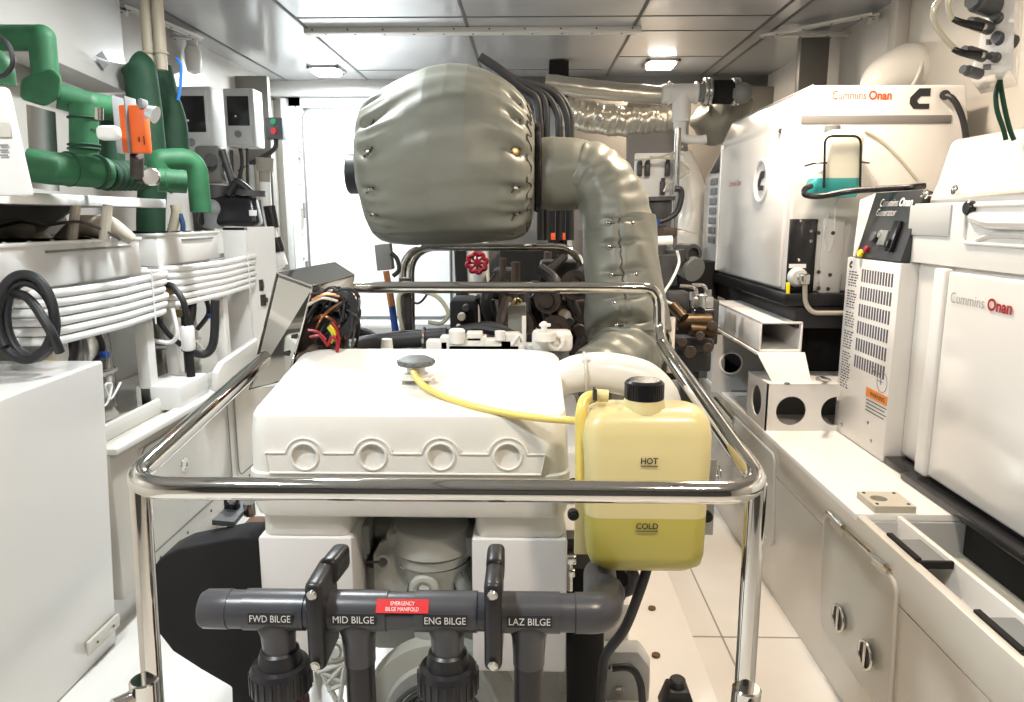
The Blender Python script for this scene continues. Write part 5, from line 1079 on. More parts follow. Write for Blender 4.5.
q = MB(); bx(q, 672, 340, 715, 350, 2.9, 0.15, 0.01); bx(q, 668, 292, 690, 312, 3.2, 0.1, 0.01); bx(q, 676, 352, 712, 372, 3.0, 0.15, 0.01); bx(q, 705, 300, 720, 345, 3.1, 0.15, 0.01); q.build('block', DKGREY, t)
q = MB()
for px, py, r in ((682, 342, .02), (700, 336, .018), (708, 348, .02), (690, 352, .025), (712, 326, .02)): q.cyl(at(px, py, 2.88), at(px, py, 2.8), r, n=12, bev=0.003)
q.build('plug', DKBROWN, t)
q = MB(); q.cyl(at(672, 318, 2.6), at(670, 372, 2.5), 0.013, n=12); q.build('white_pipe', CREAM, t)
struct(MB().span((0.62, 4.75, 0.2), (1.0, 4.8, 2.1)).build('trim_10', SHADE))  # panel darkened in colour for the shadow behind the pipes
t = MB(); bx(t, 640, 262, 720, 380, 3.9, 0.2, 0.01); tag(t.build('dark_cabinet', MATTE), 'dark low cabinet standing behind the brass valves', 'cabinet')
# ================================================================== RIGHT SIDE BENCH
LZ = 0.605
t = thing('side_bench', 'long white bench along the right side with a round-latched hatch', 'bench', (1.2, 2.5, 0))
MB().hexa([(0.925, 0.6, 0), (0.925, 4.6, 0), (1.7, 4.6, 0), (1.7, 0.6, 0)], [(0.905, 0.6, 0.47), (0.905, 4.6, 0.47), (1.7, 4.6, 0.47), (1.7, 0.6, 0.47)]).build('body', CREAM, t)
MB().hexa([(0.905, 0.6, 0.47), (0.905, 4.6, 0.47), (0.94, 4.6, 0.47), (0.94, 0.6, 0.47)], [(0.898, 0.6, LZ-0.004), (0.898, 4.6, LZ-0.004), (0.925, 4.6, LZ-0.004), (0.925, 0.6, LZ-0.004)], 0.006).build('front_lip', CREAM, t)
YE = at_z(859, 514, LZ).y
MB().span((0.895, YE, LZ-0.02), (1.68, 4.6, LZ), 0.003).build('bench_top', mat('top_white', (0.80, 0.79, 0.77), 0.25, coat=0.2), t)
MB().span((1.005, 0.6, 0.47), (1.02, YE, LZ-0.004), 0.003).build('drip_coaming', WHITE, t)
MB().span((1.02, 0.6, 0.47), (1.68, YE-0.002, 0.50)).build('well_floor', ENGG, t)
MB().span((0.94, YE-0.01, 0.48), (1.68, YE+0.02, LZ-0.02)).build('well_end', GREYP, t)
# hatch
h0, h1 = at_x(898, 580, 0.9).y, at_x(826, 512, 0.9).y
q = MB(); r = 0.05
def facept(y, z, off=0.0): return V((0.925 - 0.0574*z*0.75 - off, y, z))
o2 = corner([facept(h0, 0.3), facept(h0, 0.525), facept(h1, 0.525), facept(h1, 0.15), facept(h0, 0.15), facept(h0, 0.31)], 0.035, 6)[:-1]
q.prism(o2, (-0.008, 0, 0), 0.0); ha = q.build('access_hatch', mat('hatch_grey', (0.50, 0.49, 0.44), 0.25, coat=0.3), t)
MB().tube([p+V((-0.004, 0, 0)) for p in o2], 0.006, 8, smooth=False, closed=True).build('hatch_frame', CREAM, ha)
for px, py in ((839, 618), (866, 655)):
    c = at_x(px, py, 0.895); d = V((-1, 0, 0))
    q = MB(); q.ring(c+V((-0.003, 0, 0)), d, 0.036, 0.004, 36, 8); q.lathe([(0, -0.002), (0.036, -0.002)], c, d, 32); q.build('latch_ring', STEEL, ha)
    q = MB(); q.lathe([(0, 0.001), (0.033, 0.001)], c, d, 28); q.build('latch_recess', DKGREY, ha)
    q = MB(); q.obox(c+V((-0.007, -0.006, -0.034)), (0.006, 0, 0), (0, 0.012, 0), (0, 0, 0.068), 0.002); q.build('latch_bar', STEEL, ha)
for (xa, ya), (xb, yb) in (((830, 513), (843, 527)), ((872, 554), (886, 566))):
    a = at_x(xa, ya, 0.892); b12 = at_x(xb, yb, 0.892)
    q = MB(); q.cyl(a, b12, 0.008, n=12); q.obox(V((0.893, b12.y, b12.z-0.03)), (0.004, 0, 0), (0, a.y-b12.y, 0), (0, 0, 0.03)); q.build('hinge', STEEL, ha)
q = MB(); a = at_x(826, 512, 0.892); b12 = at_x(890, 570, 0.892); q.cyl(a, b12, 0.0035, n=8); q.build('hinge_rod', BRASS, ha)
# second hatch seen over the rail
h2, h3 = 2.55, 3.1
o3 = corner([facept(h2, 0.3), facept(h2, 0.55), facept(h3, 0.55), facept(h3, 0.2), facept(h2, 0.2), facept(h2, 0.31)], 0.035, 6)[:-1]
ha2 = MB().prism(o3, (-0.006, 0, 0)).build('access_hatch', CREAM, t)
MB().tube([p+V((-0.004, 0, 0)) for p in o3], 0.006, 8, smooth=False, closed=True).build('hatch_frame', GREYP, ha2)
q = MB(); q.cyl(at_x(715, 398, 0.89), at_x(732, 418, 0.89), 0.007); q.build('hinge', BRASS, ha2)
for px, py in ((709, 465), (719, 473)):
    q = MB(); q.ring(at_x(px, py, 0.893), (1, 0, 0), 0.03, 0.004, 30, 6); q.build('latch_ring', STEEL, ha2)
# L brackets in the trough
for k, ((xa, ya), lab) in enumerate((((905, 548), 'black L-shaped clip in the bench gutter, nearer the square plate'), ((995, 632), 'black L-shaped clip in the bench gutter, at the right edge of the photo'))):
    c = at_z(xa, ya, 0.60)
    tt = thing('retaining_clip', lab, 'clip', c, 'black clips in the gutter')
    MB().span((0.925, c.y-0.07, 0.585), (1.004, c.y+0.07, 0.591), 0.001).build('foot', GREY, tt)
    MB().span((0.918, c.y-0.072, 0.59), (0.932, c.y+0.072, 0.608), 0.001).build('edge', MATTE, tt)
    MB().span((0.918, c.y-0.080, 0.585), (1.004, c.y-0.07, 0.603), 0.001).build('end', MATTE, tt)
MB().span((0.925, 0.6, 0.50), (1.006, YE, 0.53)).build('gutter_floor', GREYP, t)
# square plate with hole on the bench top
a = at_z(875, 507, LZ+0.018); b13 = at_z(916, 507, LZ+0.018); c13 = at_z(868, 492, LZ+0.018)
tt = thing('cover_plate', 'small thick cream square plate with an oval hole on the right bench', 'plate', (a.x, a.y, LZ))
q = MB(); w3 = b13.x-a.x; d3 = c13.y-a.y
q.holed([(0, 0), (w3, 0), (w3, d3), (0, d3)], [(w3*0.33, d3*0.52, 0.022)], (a.x, a.y, LZ), (1, 0, 0), (0, 1, 0), 0.02); pl = q.build('plate', mat('plate_cream', (0.50, 0.47, 0.39), 0.4), tt)
MB().lathe([(0, 0), (0.021, 0)], (a.x+w3*0.33, a.y+d3*0.52, LZ+0.002), (0, 0, 1), 24).build('hole_shadow_disc', DKGREY, tt).name = 'hole_shade'  # dark disc paints the shade inside the hole
screws(pl, [(a.x+w3*u, a.y+d3*v, LZ+0.02) for u, v in ((0.12, 0.15), (0.88, 0.15), (0.12, 0.88), (0.88, 0.88))], (0, 0, 1), 0.005)
# bracket with round holes
tt = thing('mounting_box', 'white sheet-metal box with round holes at the end of the right bench', 'bracket', (1.05, 2.75, LZ))
x0, x1, ya, yb, z0, z1 = 0.897, 1.30, 2.68, 2.92, LZ, at(768, 384, 2.68).z
cx1, cx2 = at(791, 411, 2.68).x, at(836, 411, 2.68).x; cz = at(791, 411, 2.68).z-LZ
q = MB(); q.holed([(0, 0), (x1-x0, 0), (x1-x0, z1-z0), (0, z1-z0)], [(cx1-x0, cz, 0.056), (cx2-x0, cz, 0.056)], (x0, ya, z0), (1, 0, 0), (0, 0, 1), -0.006); q.build('front_plate', WHITE, tt)
MB().span((x0, ya, z1-0.006), (x1, yb, z1), 0.002).build('top_plate', WHITE, tt)
q = MB(); q.holed([(0, 0), (yb-ya, 0), (yb-ya, z1-z0), (0, z1-z0)], [(0.12, 0.09, 0.06, 0.06)], (x0, ya, z0), (0, 1, 0), (0, 0, 1), 0.006); q.build('side_plate', WHITE, tt)
MB().span((x0, yb-0.006, z0), (x1, yb, z1), 0.001).build('back_plate', GREY, tt)
q = MB(); bolt(q, at_z(787, 384, z1), (0, 0, 1), 0.012, 0.006); q.build('bolt', DKGREY, tt)
# channel bracket above
tt = thing('channel_bracket', 'white hollow box channel on its flanged foot, above the round-holed box', 'bracket', (1.0, 3.0, z1))
X0, X1, Z0, Z1 = 0.895, at(803, 330, 2.8).x, at(760, 352, 2.8).z, at(760, 322, 2.8).z
for s in (((X0, 2.8, Z1-0.008), (X1, 3.55, Z1)), ((X0, 2.8, Z0), (X1, 3.55, Z0+0.008)), ((X0, 2.8, Z0), (X0+0.008, 3.55, Z1)), ((X1-0.008, 2.8, Z0), (X1, 3.55, Z1))):
    MB().span(s[0], s[1], 0.002).build('channel_side', WHITE, tt)
MB().span((X0, 3.3, Z0), (X1, 3.31, Z1)).build('inner_web', MATTE, tt)
MB().span((X0-0.008, 2.8, Z0-0.012), (X0+0.002, 3.6, Z0), 0.002).build('flange', WHITE, tt)
MB().hexa([(X0-0.01, 2.79, Z0), (X1+0.01, 2.79, Z0), (X1+0.01, 2.80, Z0), (X0-0.01, 2.80, Z0)], [(x0+0.03, 2.72, z1), (X1+0.015, 2.72, z1), (X1+0.015, 2.73, z1), (x0+0.03, 2.73, z1)]).build('foot_plate', WHITE, tt)
YW = 3.3; wc = at(731, 363, YW); q = MB(); wx0 = at(712, 380, YW).x; wx1 = at(757, 380, YW).x
q.holed([(0, 0), (wx1-wx0+0.1, 0), (wx1-wx0+0.1, Z0-LZ-0.013), (0, Z0-LZ-0.013)], [(wc.x-wx0, wc.z-LZ, 0.048)], (wx0, YW, LZ), (1, 0, 0), (0, 0, 1), -0.006); q.build('web_plate', GREYP, tt)
MB().ring((wc.x, YW-0.002, wc.z), (0, 1, 0), 0.05, 0.005).build('hole_rim', WHITE, tt); MB().span((wx0, YW+0.3, LZ), (wx1+0.1, YW+0.31, Z0-0.02)).build('rear_plate', DKGREY, tt)
MB().span((0.94, 3.3, LZ), (1.12, 3.9, LZ+0.01)).build('inner_floor', GREY, tt)
MB().hexa([(0.90, 3.3, LZ), (0.90, 4.0, LZ), (0.906, 4.0, LZ), (0.906, 3.3, LZ)], [(0.90, 3.32, Z0-0.02), (0.90, 3.34, Z0-0.02), (0.906, 3.34, Z0-0.02), (0.906, 3.32, Z0-0.02)]).build('gusset', GREYP, tt)
tag(MB().tube([at_z(818, 378, 0.83), at(828, 381, 2.75), at(836, 390, 2.7), at(838, 400, 2.7)], 0.010, 10).build('steel_tube', STEEL), 'short curved steel tube between the holed box and the vented panel', 'tube')
# ================================================================== FAR GENERATOR
def logo(o, ex, ez, s, m, parent):
    """square-cut letter C mark with a diagonal notch"""
    ex, ez = V(ex).normalized(), V(ez).normalized()
    pts = [(1.0, 1.0), (0.42, 1.0), (0.0, 0.55), (0.0, 0.25), (0.22, 0.0), (1.0, 0.0), (1.0, 0.26), (0.48, 0.26), (0.38, 0.36), (0.38, 0.45), (0.55, 0.62), (1.0, 0.62)]
    n = ex.cross(ez)
    pts3 = [V(o)+ex*a*s+ez*b*s for a, b in pts]
    bm = bmesh.new(); vs = [bm.verts.new(p) for p in pts3]; E = [bm.edges.new((vs[i], vs[(i+1) % len(vs)])) for i in range(len(vs))]
    bmesh.ops.triangle_fill(bm, edges=E); q = MB(); q.bm(bm); return q.build('logo_mark', m, parent, flat=True)
t = thing('generator', 'white enclosed generator farther back on the right, logo and black cable on top corner', 'generator', (1.3, 3.5, 1.1))
GX, GY0, GYs, GY1, GZ0, GZ1 = 1.0, 2.85, 3.92, 4.3, 1.115, 1.88
GXR = at(967, 85, GY0).x
prof = [(GX, GZ0), (GX+0.0, GZ1-0.11), (GX+0.045, GZ1-0.004), (GX+0.05, GZ1), (GXR, GZ1), (GXR+0.02, GZ1-0.12), (GXR+0.02, GZ0)]
MB().hexa([(x, GY0, z) for x, z in prof], [(x, GYs, z) for x, z in prof], 0.012, 3).build('enclosure', GLOSS, t)
MB().hexa([(GX+0.01, GYs, GZ0), (GX+0.01, GYs, GZ0+0.50), (GX+0.14, GYs, GZ1-0.03), (GXR, GYs, GZ1-0.03), (GXR, GYs, GZ0)], [(GX+0.01, GY1, GZ0), (GX+0.01, GY1, GZ0+0.50), (GX+0.12, GY1, GZ1-0.05), (GXR, GY1, GZ1-0.05), (GXR, GY1, GZ0)], 0.01).build('control_end', GLOSS, t)
for k in range(7):
    z = GZ0+0.455-k*0.052; MB().span((GX+0.003, GYs+0.09, z), (GX+0.012, GYs+0.23, z+0.036), 0.002).build('vent', GREYINK, t)
MB().obox((GX+0.012, GYs+0.06, GZ0+0.52), (0.09, 0, 0.2), (0, 0.2, 0), (-0.006, 0, 0.003), 0.001).build('control_panel', INK, t)
# aisle door: seam, round handle recess, small red lettering
q = MB(); q.span((GX-0.012, GY0+0.05, GZ0+0.012), (GX+0.002, GYs-0.04, GZ1-0.14), 0.006); dr = q.build('side_door', GLOSS, t)
MB().span((GX-0.016, GYs-0.055, GZ0+0.01), (GX-0.002, GYs-0.035, GZ1-0.12), 0.004).build('door_edge', WHITE, t)
c = at_x(762, 181, GX-0.012)
q = MB(); q.ring(c, (1, 0, 0), 0.085, 0.010, 48, 8); q.build('round_badge', WHITE, dr)
logo(c+V((-0.004, 0.045, -0.04)), (0, -1, 0), (0, 0, 1), 0.08, INK, dr)
o = at_x(729, 187, GX-0.0135); text('Cummins Onan', o, (0, -1, 0), (0, 0, 1), 0.028, REDINK, dr, width=0.20)
MB().cyl(at_x(781, 131, GX-0.002), at_x(781, 131, GX-0.014), 0.010, n=12).build('screw', DKGREY, t)
# end face
FYY = GY0-0.0015
a = at(832, 98, FYY); b14 = at(869, 98, FYY)
text('Cummins', at(832, 99.2, FYY), (1, 0, 0), (0, 0, 1), 0.030, ORINK, t, width=at(866, 98, FYY).x-a.x)
text('Onan', at(868.5, 99.2, FYY), (1, 0, 0), (0, 0, 1), 0.030, ORINK, t, bold=0.03, width=at(891, 98, FYY).x-b14.x+0.004)
logo(at(909, 109, FYY), (1, 0, 0), (0, 0, 1), 0.073, INK, t)
a = at(801, 124, FYY); b15 = at(952, 115, FYY); MB().span((a.x, FYY-0.0005, a.z), (b15.x, GY0+0.03, b15.z), 0.001).build('air_slot', SHADE, t)
a = at(787, 296, FYY); b15 = at(818, 219, FYY)
bp = MB().span((a.x-0.006, FYY-0.004, GZ0+0.0), (b15.x, GY0+0.01, b15.z), 0.002).build('terminal_panel', GLBLK, t)
screws(bp, [at(801, 221, FYY-0.005), at(811, 231, FYY-0.005), at(799, 260, FYY-0.005), at(811, 241, FYY-0.005)], (0, -1, 0), 0.006, STEEL)
q = MB(); bx(q, 818, 218, 846, 300, FYY-0.008, 0.012, 0.003); sp2 = q.build('service_panel', GLOSS, t)
screws(sp2, [at(px, py, FYY-0.009) for px, py in ((818.5, 233), (833, 233), (818.5, 272), (830, 275), (818.5, 288), (828, 289))], (0, -1, 0), 0.008, DKGREY)
text('AC POWER', at(789.5, 267, FYY-0.0065), (1, 0, 0), (0, 0, 1), 0.012, LETW, bp, width=0.06) if False else MB().span(at(789, 268, FYY-0.006), at(806, 264, FYY-0.004)).build('blank_label', LETW, bp)
c = at(797, 277, FYY-0.01)
q = MB(); q.lathe([(0, 0.03), (0.028, 0.028), (0.036, 0.015), (0.038, 0)], c, (0, -1, 0), 28); q.build('connector_gland', GREYP, t)
q = MB(); q.box(at(804, 279, FYY-0.05), (0.035, 0.04, 0.04), 0.006); q.cyl(at(800, 277, FYY-0.03), at(806, 280, FYY-0.05), 0.018); q.build('elbow_gland', STEEL, t)
q = MB(); q.tube(corner([at(805, 282, FYY-0.05), at(805, 303, FYY-0.05), at(812, 313, FYY-0.05), at(846, 313, FYY-0.05)], 0.05), 0.009, 10, smooth=False); q.build('conduit', BROWNGREY, t)
q = MB(); q.obox(at(786, 302, FYY-0.045), (0.014, 0, 0), (0, 0.003, 0), (-0.004, 0, 0.075), 0.001); q.build('yellow_tag', YEL2, t)
# curved door moulding on the end face
q = MB(); q.tube([at(865, 131, FYY), at(880, 140, FYY), at(898, 157, FYY), at(917, 180, FYY)], 0.006, 8); q.build('curved_trim', PALEHOSE, t)
q = MB(); q.tube([at(828, 215, FYY-0.006), at(824, 235, FYY-0.006), at(828, 252, FYY-0.006), at(834, 235, FYY-0.006), at(836, 205, FYY-0.006), at(845, 195, FYY-0.006)], 0.004, 8); q.build('panel_crease', WHITE, t)
# cable on the corner
q = MB(); q.tube([at(945, 95, FYY-0.01), at(952, 98, FYY-0.03), at(958, 107, FYY-0.04), at(963, 120, FYY-0.04), at(966, 138, FYY-0.04), at(967, 160, FYY-0.03)], 0.011, 10); q.cyl(at(945, 95, FYY), at(945, 95, FYY-0.02), 0.018, n=16); q.build('black_cable', BLACK, t)
screws(t, [(GX+0.1+0.12*i, GY0+0.03, GZ1) for i in range(5)], (0, 0, 1), 0.007)
# tray below
t = thing('generator_tray', 'black steel tray and beam under the farther generator, with a black block for the shaded void', 'tray', (1.3, 3.5, 0.98))
MB().span((GX-0.02, 2.80, GZ0-0.05), (GXR, 4.35, GZ0-0.002), 0.006).build('tray', GLBLK, t)
MB().span((GX+0.03, 2.82, GZ0-0.14), (GXR, 4.35, GZ0-0.05), 0.01).build('beam', BLACK, t)
MB().span((1.13, 2.95, LZ+0.005), (GXR, 4.2, GZ0-0.14), 0.01).build('void_shade_box', MATTE, t)  # added black box fills the dark void, shade put into its colour
MB().span((1.12, 2.83, GZ0-0.10), (1.5, 2.84, GZ0-0.05), 0.002).build('edge_strip', DKGREY, t)
# overflow bottle in wire cage
t = thing('overflow_bottle', 'small white bottle half full of teal coolant in a black wire cage', 'bottle', at(845, 195, 2.78))
Yb = 2.74
zc = at(845, 178, Yb).z; za = at(845, 197, Yb).z; ztp = at(845, 129, Yb).z; xa = at(826, 150, Yb).x; xb = at(865, 150, Yb).x
xa2 = at(810, 190, Yb).x
q = MB(); q.loft([(zc, xa-0.03, xb-0.002, Yb, Yb+0.09, 0.02, 0), (zc+0.07, xa, xb, Yb, Yb+0.09, 0.02, 0), (ztp-0.03, xa, xb, Yb, Yb+0.09, 0.02, 0), (ztp-0.008, xa+0.01, xb-0.006, Yb+0.008, Yb+0.085, 0.02, 0), (ztp, xa+0.025, xb-0.02, Yb+0.015, Yb+0.08, 0.02, 0)], 6); q.build('tank', mat('milky_plastic', (0.72, 0.72, 0.62), 0.3, sss=0.2), t, angle=60)
q = MB(); q.loft([(za, xa2+0.01, xb-0.01, Yb+0.006, Yb+0.085, 0.02, 0), (za+0.015, xa2, xb-0.004, Yb, Yb+0.09, 0.02, 0), (zc, xa-0.03, xb-0.002, Yb, Yb+0.09, 0.02, 0)], 6); q.build('coolant_filled_base', TEAL, t, label='teal lower part where the coolant stands', angle=60)
MB().cyl((at(838, 128, Yb).x, Yb+0.05, ztp-0.005), (at(838, 128, Yb).x, Yb+0.05, ztp+0.018), 0.028, n=20, bev=0.003).build('cap', GREY, t)
q = MB(); q.tube(corner([at(824, 188, Yb-0.01), at(825, 136, Yb-0.01), at(861, 136, Yb-0.01), at(860, 188, Yb-0.01)], 0.03), 0.0045, 8, smooth=False); q.tube(corner([at(805, 166, Yb+0.05), at(815, 163, Yb), at(827, 163, Yb-0.01)], 0.02), 0.0035, 6, smooth=False); q.tube([at(861, 162, Yb-0.01), at(869, 163, Yb+0.03)], 0.0035, 6, smooth=False); q.build('wire_cage', GLBLK, t)
tag(MB().tube([at(811, 186, 2.72), at(805, 189, 2.70), at(806, 195, 2.68), at(822, 196, 2.66), at(850, 191, 2.62), at(880, 189, 2.55), at(912, 187, 2.47), at(925, 186, 2.46)], 0.0105, 10).build('black_hose', GLBLK), 'glossy black hose from the teal bottle to the nearer generator', 'hose')
# ================================================================== NEAR GENERATOR
t = thing('generator', 'white enclosed generator nearest on the right, with vented control end', 'generator', (1.45, 1.9, 0.58))
NX0 = 1.2; NY0, NYs, NY1 = 0.9, 2.325, 2.71; NZ0, NZ1 = 0.632, 1.63
XB = 1.69
prof = [(NX0, NZ0), (NX0, 1.26), (NX0+0.012, 1.46), (NX0+0.03, 1.50), (NX0+0.06, NZ1), (XB, NZ1+0.02), (XB, NZ0)]
MB().hexa([(x, NY0, z) for x, z in prof], [(x+(0.02 if x < 1.5 else 0), NYs, z) for x, z in prof], 0.02, 4).build('enclosure', GLOSS, t)
# door panel with its vertical edge rib
YR = at_x(938, 350, NX0).y
q = MB(); q.hexa([(NX0-0.014, NY0, NZ0+0.01), (NX0-0.014, NY0, 1.25), (NX0+0.02, NY0, 1.25), (NX0+0.02, NY0, NZ0+0.01)], [(NX0-0.012, YR-0.03, NZ0+0.01), (NX0-0.012, YR-0.03, 1.25), (NX0+0.02, YR-0.03, 1.25), (NX0+0.02, YR-0.03, NZ0+0.01)], 0.010, 3); dr = q.build('side_door', GLOSS, t)
MB().span((NX0-0.020, YR-0.03, NZ0+0.005), (NX0+0.01, YR+0.03, 1.255), 0.008, 3).build('corner_rib', WHITE, t)
MB().span((NX0-0.003, NY0, 1.262), (NX0+0.02, NYs+0.005, 1.44), 0.002, 3).build('upper_band', WHITE, t)
MB().obox((NX0+0.012, NY0, 1.462), (0, NYs-NY0+0.01, 0), (0.003, 0, 0.004), (0.01, 0, 0)).build('trim_line', CREAM, t)
YD = YR-0.05
o = at_x(951, 294, NX0-0.0155); o.x = NX0-0.0155
e1 = at_x(985, 297, NX0-0.0155); e2 = at_x(1013, 302, NX0-0.0155); e15 = at_x(988, 298, NX0-0.0155)
text('Cummins', (o.x, o.y, 1.165), (0, -1, 0), (0, 0, 1), 0.030, GREYINK, dr, width=o.y-e1.y, bold=-0.01)
text('Onan', (o.x, e15.y, 1.165), (0, -1, 0), (0, 0, 1), 0.030, REDINK, dr, width=e15.y-e2.y, bold=0.03)
# label plate, bolts, handle recess
a = at_x(908, 229, NX0-0.008); b16 = at_x(951, 205, NX0-0.008)
MB().span((NX0-0.008, b16.y, 1.345), (NX0+0.0, a.y, 1.435), 0.002).build('blank_plate', GREYP, t)
for px, py in ((926, 194), (955, 190)):
    c = at_x(px, py, NX0+0.01); q = MB(); q.lathe([(0, 0.008), (0.008, 0.008), (0.014, 0.004), (0.015, 0)], c, (-1, 0, 0.1), 18); q.build('bolt', STEEL, t)
ya = at_x(968, 215, NX0).y
q = MB(); q.tube(corner([(NX0-0.006, 1.3, 1.33), (NX0-0.006, ya, 1.33), (NX0-0.006, ya, 1.43), (NX0-0.006, 1.3, 1.43)], 0.02), 0.005, 8, smooth=False); q.build('handle_surround', WHITE, t)
q = MB(); q.tube(corner([(NX0-0.006, 1.3, 1.385), (NX0-0.012, ya-0.12, 1.385), (NX0-0.003, ya-0.03, 1.40)], 0.03), 0.016, 10, smooth=False); q.tube([(NX0-0.002, 1.3, 1.355), (NX0-0.004, ya-0.12, 1.355), (NX0-0.002, ya-0.06, 1.34)], 0.008, 8, smooth=False); q.build('grab_handle', GLOSS, t)
c = at_x(970, 208, NX0-0.008); MB().cyl(c+V((0.01, 0, 0)), c+V((-0.012, 0, 0)), 0.02, n=20, bev=0.004).build('latch_knob', GLBLK, t)
# control end
CX = NX0-0.034
MB().span((CX, NYs-0.005, LZ+0.003), (XB, NY1, 1.258), 0.006).build('vent_housing', GLOSS, t)
r0, r1 = at_x(894, 280, CX).y, at_x(861, 280, CX).y
for k in range(6):
    z = 1.222 - k*0.0605
    q = MB()
    for j in range(12):
        y = r1 + (r0-r1)*(j+0.15)/12; q.span((CX-0.0008, y, z-0.044), (CX+0.002, y+(r0-r1)/12*0.55, z))
    q.build('vent_row', NAVY, t)
# printed panel: rows of small print, warning band, round seal
yl0, yl1 = at_x(846, 300, CX).y, at_x(858, 300, CX).y
q = MB(); rp2 = random.Random(11)
for k in range(44):
    z = 1.205-k*0.0098
    if k in (6, 14, 21, 29): continue
    y = yl0-0.008; end = yl1+0.012
    while y > end:
        L = rp2.uniform(0.006, 0.02); 
        if y-L < end: break
        q.span((CX-0.0006, y-L, z), (CX+0.001, y, z+0.0042)); y -= L+rp2.uniform(0.004, 0.012)
q.build('small_print', INK, t)
logo((CX-0.0008, yl0-0.006, 1.220), (0, -1, 0), (0, 0, 1), 0.024, INK, t)
a = at_x(865, 405, CX); b16 = at_x(886, 412, CX)
q = MB(); q.prism([(CX-0.0012, a.y, 0.795), (CX-0.0012, b16.y, 0.795), (CX-0.0012, b16.y, 0.827), (CX-0.0012, a.y, 0.827)], (0.002, 0, 0)); wl2 = q.build('warning_band', mat('warning_orange', (0.75, 0.25, 0.04), 0.5), t)
text('WARNING', (CX-0.0014, a.y-0.03, 0.803), (0, -1, 0), (0, 0, 1), 0.015, INK, wl2, bold=0.02)
q = MB()
for k in range(4): q.span((CX-0.0006, b16.y+0.01*(k % 2), 0.783-k*0.012), (CX+0.001, a.y-0.005, 0.786-k*0.012))
q.build('small_print', INK, t)
q = MB(); q.ring((CX-0.0005, (a.y+b16.y)/2-0.03, 0.866), (1, 0, 0), 0.034, 0.0012, 36, 5); q.span((CX-0.0006, b16.y+0.04, 0.864), (CX+0.001, b16.y+0.075, 0.867)); q.span((CX-0.0006, b16.y+0.05, 0.855), (CX+0.001, b16.y+0.056, 0.876)); q.span((CX-0.0006, a.y-0.05, 0.90), (CX+0.001, a.y-0.02, 0.904)); q.span((CX-0.0006, a.y-0.06, 0.885), (CX+0.001, a.y-0.035, 0.893)); q.build('round_seal', GREYINK, t)
screws(t, [at_x(px, py, CX) for px, py in ((842, 425), (868, 423), (871, 441))], (-1, 0, 0), 0.008, STEEL)
# sloping control panel on top of the control end
pa, pb, pd = V((CX, NY1-0.07, 1.262)), V((CX, NYs+0.0, 1.262)), at(876, 193, NY1-0.06)
pc2 = pb + (pd-pa) - V((0, 0.01, 0)); NYX = 0
n = (pb-pa).cross(pd-pa).normalized()
if n.x > 0: n = -n
MB().prism([pa, pb, pc2, pd], -n*0.03).build('control_panel', mat('panel_black', (0.03, 0.03, 0.032), 0.3), t)
cpn = COL.objects['control_panel'] if False else None
ex = (pb-pa).normalized(); ez = (pd-pa); ez = (ez - ex*ez.dot(ex)).normalized()
W = (pb-pa).length; Hh = (pd-pa).length
lt = MATS['white_ink']
text('Cummins', pa + ez*Hh*0.78 + ex*0.055 + n*0.002, ex, ez, 0.027, lt, t, width=0.12, bold=-0.01)
text('Onan', pa + ez*Hh*0.78 + ex*0.185 + n*0.002, ex, ez, 0.027, lt, t, width=0.085, bold=0.03)
text('Generator', pa + ez*Hh*0.64 + ex*0.05 + n*0.002, ex, ez, 0.025, mat('light_grey_ink', (0.55, 0.55, 0.57), 0.5), t, width=0.135)
def pn(u, v): return pa + ex*W*u + ez*Hh*v + n*0.002
for nm, u, v, r, m in (('gauge', 0.32, 0.32, 0.018, DGREY), ('gauge', 0.46, 0.36, 0.014, GREY), ('rocker', 0.24, 0.12, 0.012, RED), ('rocker', 0.14, 0.05, 0.014, YEL2)):
    c = pn(u, v); q = MB(); q.cyl(c, c+n*0.012, r, n=18, bev=0.002); q.build(nm, m, t)
q = MB(); q.obox(pn(0.68, 0.12), ex*0.04, ez*0.10, n*0.012, 0.002); q.obox(pn(0.70, 0.16), ex*0.02, ez*0.03, n*0.02, 0.002); q.build('breaker', GLBLK, t)
q = MB(); q.obox(pn(0.46, 0.20), ex*0.05, ez*0.05, n*0.01, 0.002); q.build('display', GREY, t)
# white cheek behind the control panel
MB().hexa([pd, (CX, NY1-0.07, 1.26), (CX+0.02, NY1, 1.26), at(860, 200, NY1+0.02)], [pd+V((0.4, 0, 0)), (CX+0.4, NY1-0.07, 1.26), (CX+0.4, NY1, 1.26), at(860, 200, NY1+0.02)+V((0.4, 0, 0))]).build('panel_cheek', GLOSS, t)
MB().hexa([pa-n*0.03, pb-n*0.03, pc2-n*0.03, pd-n*0.03], [V((XB-0.1, NY1-0.07, 1.262)), V((XB-0.1, NYs, 1.262)), V((XB-0.1, NYs, pc2.z)), V((XB-0.1, NY1-0.07, pd.z))]).build('panel_back', GLOSS, t)
t = thing('generator_tray', 'black steel tray under the nearer generator, on the right bench', 'tray', (1.45, 1.8, 0.54))
MB().span((NX0-0.050, 0.9, 0.607), (XB, 2.17, 0.630), 0.004).build('tray', GLBLK, t)
MB().span((NX0-0.02, 0.9, 0.50), (XB, YE-0.02, 0.606), 0.004).build('beam', MATTE, t)
MB().span((NX0-0.030, 2.17, LZ+0.001), (XB, 2.318, 0.630), 0.004).build('rear_tray', GLBLK, t)
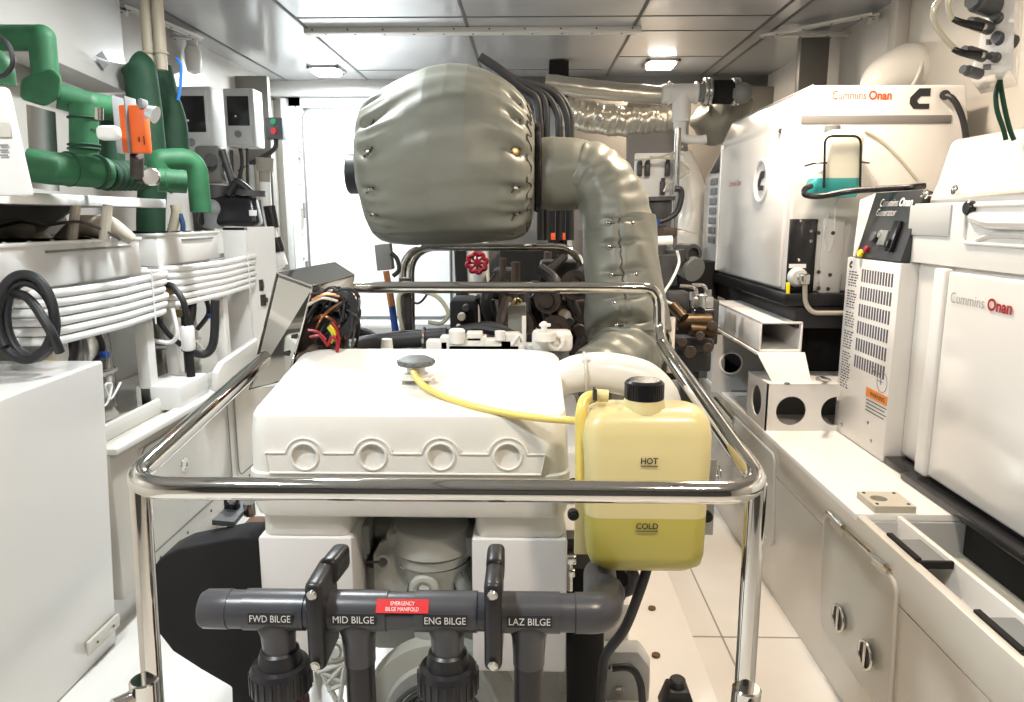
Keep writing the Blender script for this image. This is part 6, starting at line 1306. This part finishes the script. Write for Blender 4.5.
# ================================================================== UPPER RIGHT
t = thing('ventilation_duct', 'white moulded plastic duct hump behind the farther generator', 'duct', at(910, 85, 3.5))
q = MB(); q.tube([at(870, 96, 3.4), at(880, 80, 3.4), at(905, 72, 3.45), at(930, 76, 3.5), at(948, 96, 3.5)], [0.04, 0.08, 0.12, 0.11, 0.06], 32, sub=10); q.build('shell', ENGW, t)
q = MB()
for k in range(3): q.ring(lerp(at(900, 80, 3.45), at(935, 88, 3.5), k/2), (0.8, 0.1, -0.3), 0.125-0.008*k, 0.007, 40, 8)
q.build('rib', ENGW, t)
t = thing('breaker_box', 'white electrical box with dark plugs and knobs at the upper right edge', 'electrical box', at(990, 78, 1.95))
BY = 1.95
A3, B3, C3, D3 = at(969, 80, BY), at(1011, 70, BY-0.10), at(1017, -25, BY-0.10), at(996, -25, BY)
q = MB(); q.prism([A3, B3, C3, D3], (0.16, 0.22, 0), 0.004); q.build('case', GLOSS, t)
nb = (B3-A3).cross(D3-A3).normalized(); 
if nb.y > 0: nb = -nb
for px, py, r, L in ((1001, 19, .013, .015), (1005, 40, .018, .02), (1001, 59, .012, .025), (976, 54, .014, .03), (972, 72, .013, .02), (982, 26, .015, .03), (986, 4, .026, .035)):
    p = at(px, py, BY-0.06); q = MB(); q.cyl(p-nb*0.03, p+nb*L, r, n=18, bev=0.004); q.cyl(p+nb*L, p+nb*(L+0.012), r*0.8, n=10); q.build('plug', DGREY, t)
for px, py in ((989, 30), (987, 45), (993, 8), (984, 70), (994, 67)):
    p = at(px, py, BY-0.045); q = MB(); q.obox(p-nb*0.001, (0.018, -0.03*0.2, 0.0), (0, 0, 0.012), nb*0.006); q.build('marker', GREYINK, t)
for k, (pts, lab) in enumerate((([(984, 55), (965, 54), (950, 44), (935, 24), (934, 8), (946, -8)], 'pale yellow cable drooping lowest to the left of the electrical box'), ([(986, 27), (965, 24), (952, 18), (948, 4), (954, -10)], 'pale yellow cable looping above the other, left of the electrical box'))):
    tag(MB().tube([at(x, y, BY-0.09) for x, y in pts], 0.006, 10).build('yellow_cable', PALEHOSE), lab, 'cable', 'pale yellow cables')
    a, b17 = pts[0], pts[1]
    tt = tag(MB().tube([at(pts[0][0]-4, pts[0][1], BY-0.095), at(pts[1][0]-2, pts[1][1]-1, BY-0.095), at(pts[1][0]-12, pts[1][1]-5, BY-0.09)], [0.011, 0.008, 0.0065], 12).build('cable_gland', GLBLK), 'black cable gland on the ' + ('lower' if k == 0 else 'upper') + ' pale yellow cable', 'gland', 'black cable glands')
q = MB()
for dx in (0, 8): q.tube([at(1000, 80, 1.97), at(996+dx*0.7, 92, 1.97), at(997+dx, 110, 1.97), at(1003+dx*0.8, 128, 1.97), at(1006+dx, 140, 1.97)], 0.006, 8)
tag(q.build('green_cable', mat('dark_green_cable', (0.01, 0.06, 0.03), 0.4)), 'pair of dark green cables hanging below the electrical box', 'cable')
# wall panel edge on the right
p = at(876, 12, 3.6)
struct(MB().span((1.66, 3.55, 1.2), (XR, 3.62, CEIL), 0.004).build('trim_11', WALLM))
struct(MB().span((at(800, 60, 4.3).x, 4.3, 1.9), (XR-0.06, 4.36, CEIL-0.02), 0.004).build('trim_12', TAUPE_SHADE))  # dark recess drawn as a panel with the shade in its colour
